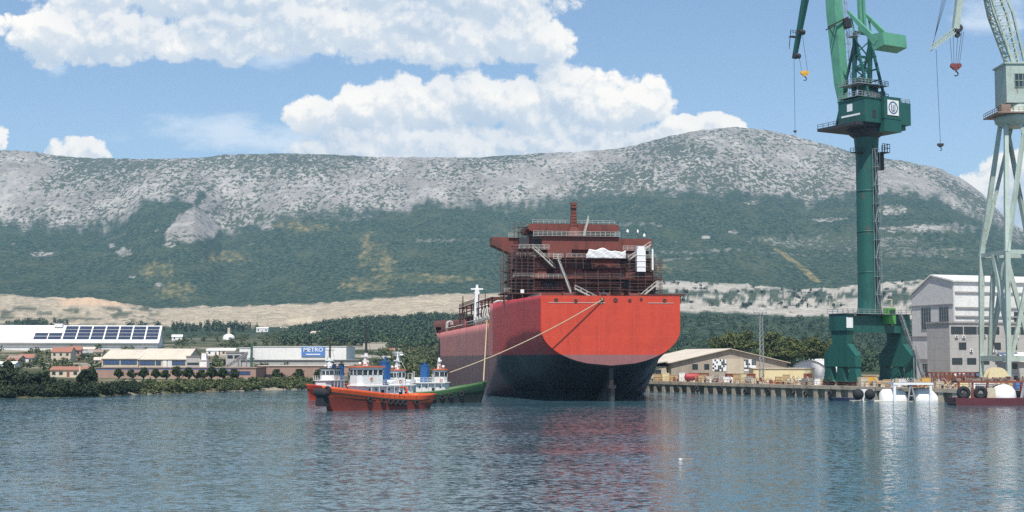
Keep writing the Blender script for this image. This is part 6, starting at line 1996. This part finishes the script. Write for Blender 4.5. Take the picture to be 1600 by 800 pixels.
for i in range(6): mb.tube((-21.5, 136 + i * 10, MZ + 1.2 + .2 * (i % 2)), (-21.5, 146 + i * 10, MZ + 1.4), .22, n=6)
mb.build('vent_pipes', M['rail_grey'], ship)
mb = MB(); mb.box(-14, 14, 120, 123, MZ, MZ + 3.6); mb.tube((-12, 121, MZ + 4.2), (12, 121, MZ + 4.2), .5, n=8); mb.beam((-16, 100, MZ), (-16, 100, MZ + 8), .5); mb.build('manifold', M['deck_dark'], ship)
mb = MB()
bp0 = float(section(240)[1][-1])
for u in (226, 236, 246): mb.beam((-6, u, 22.6), (-6, u, 25.6), .5); mb.tube((-12, u, 23.4), (-8, u, 23.4), .9, n=12)
mb.build('windlass', M['deck_dark'], ship)
# white T shaped foremast
fx = MS.inverted() @ PX(743, 470, 338 + 100)
mb = MB()
tz = (PX(743, 446, 438).z); cz2 = PX(743, 452.5, 438).z
mb.taper((fx.x, 100, MZ - .2), (fx.x, 100, cz2), 2.2, 1.6, 1.15, 1.0, (0, 1, 0)); mb.taper((fx.x, 100, cz2), (fx.x, 100, tz), .8, .8, .6, .6, (0, 1, 0))
mb.beam((fx.x - 1.9, 100, cz2), (fx.x + 1.9, 100, cz2), .42, .5); mb.beam((fx.x - .9, 100, cz2 - 1.1), (fx.x + .9, 100, cz2 - 1.1), .35)
mb.build('signal_mast', M['sign_white'], ship)


def sag_rope(name, label, a, b, sag, r, mt, n_=22, cat='rope', skew=1.0):
    a, b = Vector(a), Vector(b)
    t = thing(name, label, cat, a)
    pts = [(b - a) * (i / n_) + Vector((0, 0, -sag * 4 * (i / n_) * (1 - i / n_))) for i in range(n_ + 1)]
    mb = MB(); mb.path(pts, r, 6); mb.build('line', mt, t)
    mb = MB(); mb.torus((0, 0, 0), (b - a), r * 2.4, r, 10, 5); mb.build('eye', mt, t)
    return t
# ------------------------------------------------------------------ tugs
M['tug_orange'] = paint('tug_orange', (0.72, 0.105, 0.022), (0.52, 0.08, 0.03), .4, .4, rough=.5, rust=.12)
M['tug_red'] = paint('tug_red_brown', (0.20, 0.032, 0.020), (0.12, 0.025, 0.018), .5, .35, rough=.6, rust=.25)
M['tug_green'] = paint('tug_green', (0.050, 0.130, 0.036), (0.032, 0.08, 0.024), .4, .4, rough=.55, rust=.1)
M['tug_black'] = paint('tug_black_hull', (0.018, 0.022, 0.018), (0.04, 0.035, 0.03), .4, .4, rough=.6)
M['tug_scarlet'] = paint('tug_scarlet', (0.60, 0.06, 0.025), (0.38, 0.045, 0.03), .4, .4, rough=.55, rust=.15)
M['tug_white'] = paint('tug_white', (0.78, 0.77, 0.74), (0.55, 0.50, 0.44), .25, .5, rough=.5, rust=.06)
M['funnel_blue'] = paint('funnel_blue', (0.022, 0.11, 0.30), (0.02, 0.08, 0.21), .3, .5, rough=.5)
M['roof_orange'] = paint('roof_orange', (0.66, 0.16, 0.06), (0.5, 0.12, 0.05), .3, .5, rough=.55)


def tug(name, label, stern, bow, beam, upper, lower, funnel_mat, bow_h=4.8, stern_h=2.3, house=(.30, .70), wheel=(.40, .60), wheel_z=8.0, mast_z=16.5, mast_dark=True, tyres=(), big_fender=False,
        funnels=1, side=1, dark_top=False, roofm=None, frame=True, house_h=3.3, band=1.7):
    """stern and bow: points on the water; local axis y points to the bow"""
    S_, B_ = Vector(stern), Vector(bow)
    d = B_ - S_; L = d.length
    rz = math.atan2(-d.x, d.y)
    t = thing(name, label, 'tug boat', S_, rz, 'tugs around the tanker')
    b2 = beam / 2
    n_ = 26; nz = 12
    def top(v): return stern_h + (bow_h - stern_h) * max(0, (v - .12) / .88) ** 1.9 + .25 * max(0, .12 - v) * 4
    def hb(v, q):   # q 0 keel..1 top
        deck_b = b2 * (1 - max(0, (v - .58) / .42) ** 2.3) * (1 - .22 * max(0, (.10 - v) / .10) ** 2)
        wl = b2 * .95 * (1 - max(0, (v - .48) / .50) ** 1.8 if v < .98 else 0) * (1 - .35 * max(0, (.16 - v) / .16) ** 1.5)
        return max(0.04, wl + (deck_b - wl) * q ** 1.4)
    mb = MB(); mb.smooth = True
    for s in (-1, 1):
        for i in range(n_ + 1):
            v = i / n_; tz_ = top(v)
            for j in range(nz + 1):
                z = -1.0 + (tz_ + 1.0) * j / nz
                q = max(0, z / tz_)
                rake = (q - .0) * (1.4 * max(0, (v - .7) / .3) - 1.2 * max(0, (.12 - v) / .12)) 
                mb.v.append((s * hb(v, q), v * L + rake, z))
    W_ = nz + 1
    for s in range(2):
        for i in range(n_):
            for j in range(nz):
                a = s * (n_ + 1) * W_ + i * W_ + j
                mb.f.append([a, a + W_, a + W_ + 1, a + 1]); zmid = (j + .5) / nz; mb.mi.append(0 if (-1 + (top(i / n_) + 1) * zmid) > top(i / n_) - band else 1); mb.sm.append(True)
    o2 = (n_ + 1) * W_
    for j in range(nz):
        mb.f.append([j, j + 1, o2 + j + 1, o2 + j]); mb.mi.append(0 if j > nz * .62 else 1); mb.sm.append(False)
        a = n_ * W_ + j; mb.f.append([a, a + 1, o2 + a + 1, o2 + a]); mb.mi.append(0 if j > nz * .8 else 1); mb.sm.append(False)
    h_ = mb.build('hull', [upper, lower], t)
    md = h_.modifiers.new('thickness', 'SOLIDIFY'); md.thickness = .12; md.offset = -1
    mb = MB()
    for i in range(n_):
        v0, v1 = i / n_, (i + 1) / n_
        a, b = hb(v0, .75) - .06, hb(v1, .75) - .06
        mb.quad((-a, v0 * L, top(v0) - .95), (a, v0 * L, top(v0) - .95), (b, v1 * L, top(v1) - .95), (-b, v1 * L, top(v1) - .95))
    mb.build('deck', M['deck_red'] if upper != M['tug_green'] else M['tug_green'], t)
    mb = MB()
    for s in (-1, 1):
        for i in range(1, n_):
            v0, v1 = i / n_, (i + 1) / n_
            f_ = lambda v, q: Vector((s * (hb(v, q) + .03), v * L + q * (1.4 * max(0, (v - .7) / .3)), top(v) * q))
            q0 = 1 - 1.12 / top(v0); q1 = 1 - 1.12 / top(v1)
            mb.beam(f_(v0, q0), f_(v1, q1), .22, .26)
    mb.build('rubbing_strake', M['tyre'] if upper != M['tug_scarlet'] else M['tug_red'], t)
    # hanging tyres on the visible side
    for v in tyres:
        q = 1 - 1.5 / top(v)
        c = Vector((side * (hb(v, q) + .22), v * L + q * 1.4 * max(0, (v - .7) / .3), top(v) * q - .15))
        mb = MB(); mb.torus(c, (1, .0, .1 * side), .46, .20, 14, 7); mb.beam(c + Vector((0, 0, .5)), c + Vector((-.1 * side, 0, 1.5)), .05); mb.build('tyre_fender', M['tyre'], t)
    if big_fender:
        yb_ = L + 1.5
        mb = MB(); mb.lathe([(.2, -1.9), (.75, -1.7), (.9, -1.2), (.9, 1.2), (.75, 1.7), (.2, 1.9)], (0, yb_ - .1, top(1) - 1.4), 16, 'x'); mb.build('bow_fender', M['tyre'], t)
        mb = MB(); mb.box(-1.2, 1.2, yb_ - 1.0, yb_ + .45, top(1) - 4.0, top(1) - 2.3); mb.build('bow_pad', M['tyre'], t)
        mb = MB(); mb.torus((side * 1.7, yb_ - .3, top(1) - .9), (.5 * side, 1, 0), .6, .28, 16, 7); mb.build('tyre_fender', M['tyre'], t)
    # deckhouse
    y0, y1 = house[0] * L, house[1] * L
    dz = top(house[0]) - .95
    hw = b2 * .62
    hz_ = dz + house_h
    mb = MB(); mb.prism([(-hw, y0), (hw, y0), (hw, y1 - 1.2), (hw * .6, y1), (-hw * .6, y1), (-hw, y1 - 1.2)], dz - .2, hz_, 'z'); dh = mb.build('deckhouse', M['tug_white'], t)
    mb = MB(); mb.prism([(-hw - .5, y0 - .6), (hw + .5, y0 - .6), (hw + .5, y1 - 1.0), (hw * .6 + .3, y1 + .3), (-hw * .6 - .3, y1 + .3), (-hw - .5, y1 - 1.0)], hz_ + .003, hz_ + .14, 'z'); mb.build('boat_deck', M['tug_white'], t)
    ny_ = max(3, int((y1 - y0) / 1.7))
    for i in range(ny_):
        y = y0 + (y1 - 1.4 - y0) * (i + .5) / ny_
        for s in (-1, 1):
            if i == ny_ // 2:
                mb = MB(); mb.box(*sorted((s * (hw + .01), s * (hw + .05))), y - .38, y + .38, dz, dz + 1.9); mb.build('door', M['dark'], dh)
            else:
                mb = MB(); mb.tube((s * (hw + .0), y, dz + 2.0), (s * (hw + .05), y, dz + 2.0), .22, n=12); mb.build('porthole', M['glass'], dh)
    mb = MB(); pts = [(-hw - .4, y0 - .5, hz_ + .14), (hw + .4, y0 - .5, hz_ + .14), (hw + .4, y1 - 1.0, hz_ + .14)]
    mb.rail(pts, 1.05, 1.1, .035, (1, .66, .33)); mb.rail([(-hw - .4, y0 - .5, hz_ + .14), (-hw - .4, y1 - 1.0, hz_ + .14)], 1.05, 1.1, .035, (1, .66, .33)); mb.build('railing', M['tug_white'], t)
    # wheelhouse
    w0, w1 = wheel[0] * L, wheel[1] * L
    ww_ = hw * .86
    sill = wheel_z - 1.55
    hexa = lambda k_: [(-ww_ * k_, w0), (ww_ * k_, w0), (ww_ * k_, w1 - .8), (ww_ * .55 * k_, w1 * 1.0), (-ww_ * .55 * k_, w1 * 1.0), (-ww_ * k_, w1 - .8)]
    mb = MB(); mb.prism(hexa(1), hz_ + .14, sill, 'z'); mb.prism(hexa(1), wheel_z - .45, wheel_z, 'z'); wl_ = mb.build('wheelhouse', M['tug_white'], t)
    mb = MB(); mb.prism(hexa(.965), sill, wheel_z - .45, 'z'); mb.build('window_band', M['glass'], wl_)
    mb = MB()
    P6 = hexa(1.0)
    for a, b in zip(P6, P6[1:] + P6[:1]):
        Lq = math.hypot(b[0] - a[0], b[1] - a[1]); k_ = max(1, int(round(Lq / 1.15)))
        for i in range(k_ + 1):
            x, y = a[0] + (b[0] - a[0]) * i / k_, a[1] + (b[1] - a[1]) * i / k_
            mb.box(x - .09, x + .09, y - .09, y + .09, sill, wheel_z - .45)
    mb.build('window_post', M['tug_white'], wl_)
    mb = MB(); mb.prism([(x * 1.16, (y - (w0 + w1) / 2) * 1.12 + (w0 + w1) / 2) for x, y in hexa(1)], wheel_z + .003, wheel_z + .28, 'z'); mb.build('wheelhouse_roof', roofm or M['roof_orange'], t)
    # mast
    my = (w0 + w1) / 2 - .2
    mt = M['dark'] if mast_dark else M['tug_white']
    mb = MB(); mb.taper((0, my, wheel_z + .28), (0, my, wheel_z + 2.9), .9, .9, .4, .4, (0, 1, 0)); mb.box(-1.2, 1.2, my - .3, my + .3, wheel_z + 1.9, wheel_z + 2.05); mb.tube((-.9, my, wheel_z + 1.2), (.9, my, wheel_z + 1.2), .22, n=8)
    ms_ = mb.build('mast_foot', M['tug_white'], t)
    mb = MB(); mb.tube((0, my, wheel_z + 2.9), (0, my, mast_z), .26, .16, 7)
    for q, wq in ((.35, 1.3), (.62, 1.9), (.85, .7)):
        z = wheel_z + 2.9 + (mast_z - wheel_z - 2.9) * q; mb.beam((-wq, my, z), (wq, my, z), .14)
    for s in (-1, 1): mb.beam((s * 1.7, my - 1, wheel_z + .3), (0, my, wheel_z + 2.9 + (mast_z - wheel_z - 2.9) * .62), .05)
    mb.build('mast', mt, t)
    mb = MB(); mb.box(-1.1, 1.1, my + .25, my + .45, wheel_z + 2.1, wheel_z + 2.35); mb.build('radar', M['sign_white'], ms_)
    for x in (-.8, .8):
        mb = MB(); mb.lathe([(.05, -.2), (.3, -.15), (.34, .2), (.05, .24)], (x, my + .9, wheel_z + .75), 10, 'y'); mb.beam((x, my + .9, wheel_z + .28), (x, my + .9, wheel_z + .5), .1); mb.build('searchlight', M['tug_white'], ms_)
    # funnels behind the wheelhouse
    fy = w0 - 2.0
    xs2 = {0: (), 1: (0,), 2: (-1.2, 1.2)}[funnels]
    for x in xs2:
        mb = MB(); rr_ = .85 if funnels == 1 else .6
        mb.prism([(x - rr_ * .8, fy - rr_ * 1.2), (x + rr_ * .8, fy - rr_ * 1.2), (x + rr_, fy + rr_ * .4), (x + rr_ * .5, fy + rr_ * 1.2), (x - rr_ * .5, fy + rr_ * 1.2), (x - rr_, fy + rr_ * .4)], hz_ + .14, wheel_z + .9, 'z')
        fn = mb.build('funnel', funnel_mat, t)
        mb = MB(); mb.prism([(x - rr_ * .86, fy - rr_ * 1.28), (x + rr_ * .86, fy - rr_ * 1.28), (x + rr_ * 1.07, fy + rr_ * .42), (x + rr_ * .55, fy + rr_ * 1.28), (x - rr_ * .55, fy + rr_ * 1.28), (x - rr_ * 1.07, fy + rr_ * .42)], wheel_z + .9, wheel_z + 1.25, 'z')
        mb.tube((x, fy, wheel_z + 1.25), (x, fy - .2, wheel_z + 1.9), .25, n=8); mb.build('funnel_cap', M['dark'] if dark_top else funnel_mat, fn)
    if frame:      # towing bow and post on the after deck
        yq = house[0] * L - 2.2; zq = top(.2) - .95
        mb = MB(); mb.path([(-b2 * .75, yq, zq), (-b2 * .55, yq, zq + 2.4), (b2 * .55, yq, zq + 2.4), (b2 * .75, yq, zq)], .16, 7); mb.beam((-b2 * .5, yq - 1.8, zq), (-b2 * .3, yq, zq + 2.4), .22); mb.beam((b2 * .5, yq - 1.8, zq), (b2 * .3, yq, zq + 2.4), .22); mb.build('towing_bow', upper, t)
        mb = MB(); mb.tube((-.8, yq + .9, zq + .8), (.8, yq + .9, zq + .8), .6, n=12); mb.box(-1.2, -.9, yq + .3, yq + 1.5, zq, zq + 1.5); mb.box(.9, 1.2, yq + .3, yq + 1.5, zq, zq + 1.5); mb.build('towing_winch', M['dark'], t)
    mb = MB()
    for s in (-1, 1):
        mb.beam((s * (hw + .45), y0, hz_ - .06), (s * (hw + .45), y1 - 1.2, hz_ - .06), .1)
        for i in range(4):
            y = y0 + (y1 - y0) * (.15 + .2 * i); mb.beam((s * (hw + .45), y, dz), (s * (hw + .45), y, hz_), .1)
    mb.beam((hw * .5, y0 - .3, hz_), (hw * .5, y0 - .3, hz_ + 2.6), .1); mb.beam((-hw * .5, y0 - .3, hz_), (-hw * .5, y0 - .3, hz_ + 2.6), .1); mb.beam((-hw * .5, y0 - .3, hz_ + 2.6), (hw * .5, y0 - .3, hz_ + 2.6), .1); mb.beam((-hw - .45, y0, hz_ - .06), (hw + .45, y0, hz_ - .06), .1)
    mb.build('deck_stanchion', M['tug_white'], t)
    for s in (-1, 1):
        mb = MB(); mb.torus((s * (ww_ + .06), (w0 + w1) / 2, sill - .8), (1, 0, 0), .3, .09, 12, 6); mb.build('life_ring', M['roof_orange'], wl_)
    mb = MB(); mb.lathe([(.05, -1.0), (.36, -.9), (.42, -.4), (.42, .4), (.36, .9), (.05, 1.0)], (-hw * .4, y0 + .9, hz_ + .75), 12, 'y'); mb.box(-hw * .4 - .3, -hw * .4 + .3, y0 + .3, y0 + 1.5, hz_ + .143, hz_ + .4); mb.build('life_raft', M['sign_white'], t)
    return t


W0 = lambda px, Y: (GX(px, Y), Y, 0)
tug('orange_tug', 'bright orange tug with white wheelhouse and row of black tyres, closest of the tugs', W0(661, 294), W0(512, 277), 7.4, M['tug_orange'], M['tug_red'], M['funnel_blue'], 5.0, 2.9, house=(.34, .74), wheel=(.50, .74), wheel_z=8.5, mast_z=17.4,
    tyres=(.20, .33, .38, .43, .48, .55, .68), big_fender=True, side=-1, house_h=2.7)
tug('scarlet_tug', 'scarlet tug with dark mast and stacks half hidden behind the orange tug bow', W0(548, 372), W0(484, 352), 7.4, M['tug_scarlet'], M['tug_scarlet'], M['funnel_blue'], 4.0, 2.2, house=(.34, .74), wheel=(.44, .62), wheel_z=7.6, mast_z=16.0, tyres=(.6, .72, .82), big_fender=False, side=-1, funnels=2, dark_top=True, roofm=M['dark'])
tug('green_tug', 'green tug with black lower hull, white deckhouse and blue funnel under the tanker side', W0(622, 327), W0(752, 331), 7.2, M['tug_green'], M['tug_black'], M['funnel_blue'], 5.0, 2.6, house=(.20, .60), wheel=(.42, .58), wheel_z=7.6, mast_z=14.8, tyres=(.40, .50, .60, .73), side=1, house_h=3.0)
tug('small_tug', 'small white tug with orange wheelhouse roof seen between the orange and green tugs', W0(655, 318), W0(590, 312), 5.6, M['tug_scarlet'], M['tug_red'], M['tug_white'], 3.4, 2.0, house=(.25, .7), wheel=(.42, .66), wheel_z=7.6, mast_z=11.8, mast_dark=False, tyres=(), side=-1, frame=False, funnels=0)

wa = MS @ Vector((-2.2, -.3, 24.3))
sag_rope('tow_line', 'thick pale towing line running down from the red stern to the green tug', wa, PX(703, 582, 325), 1.2, .13, M['hawser'])
wb = MS @ Vector((-22.75, 59, MZ + .4))
sag_rope('hanging_line', 'pale brown line running down the tanker side to the bow of the green tug', wb, PX(755.5, 595, 331.8), .0, .15, M['hawser'])
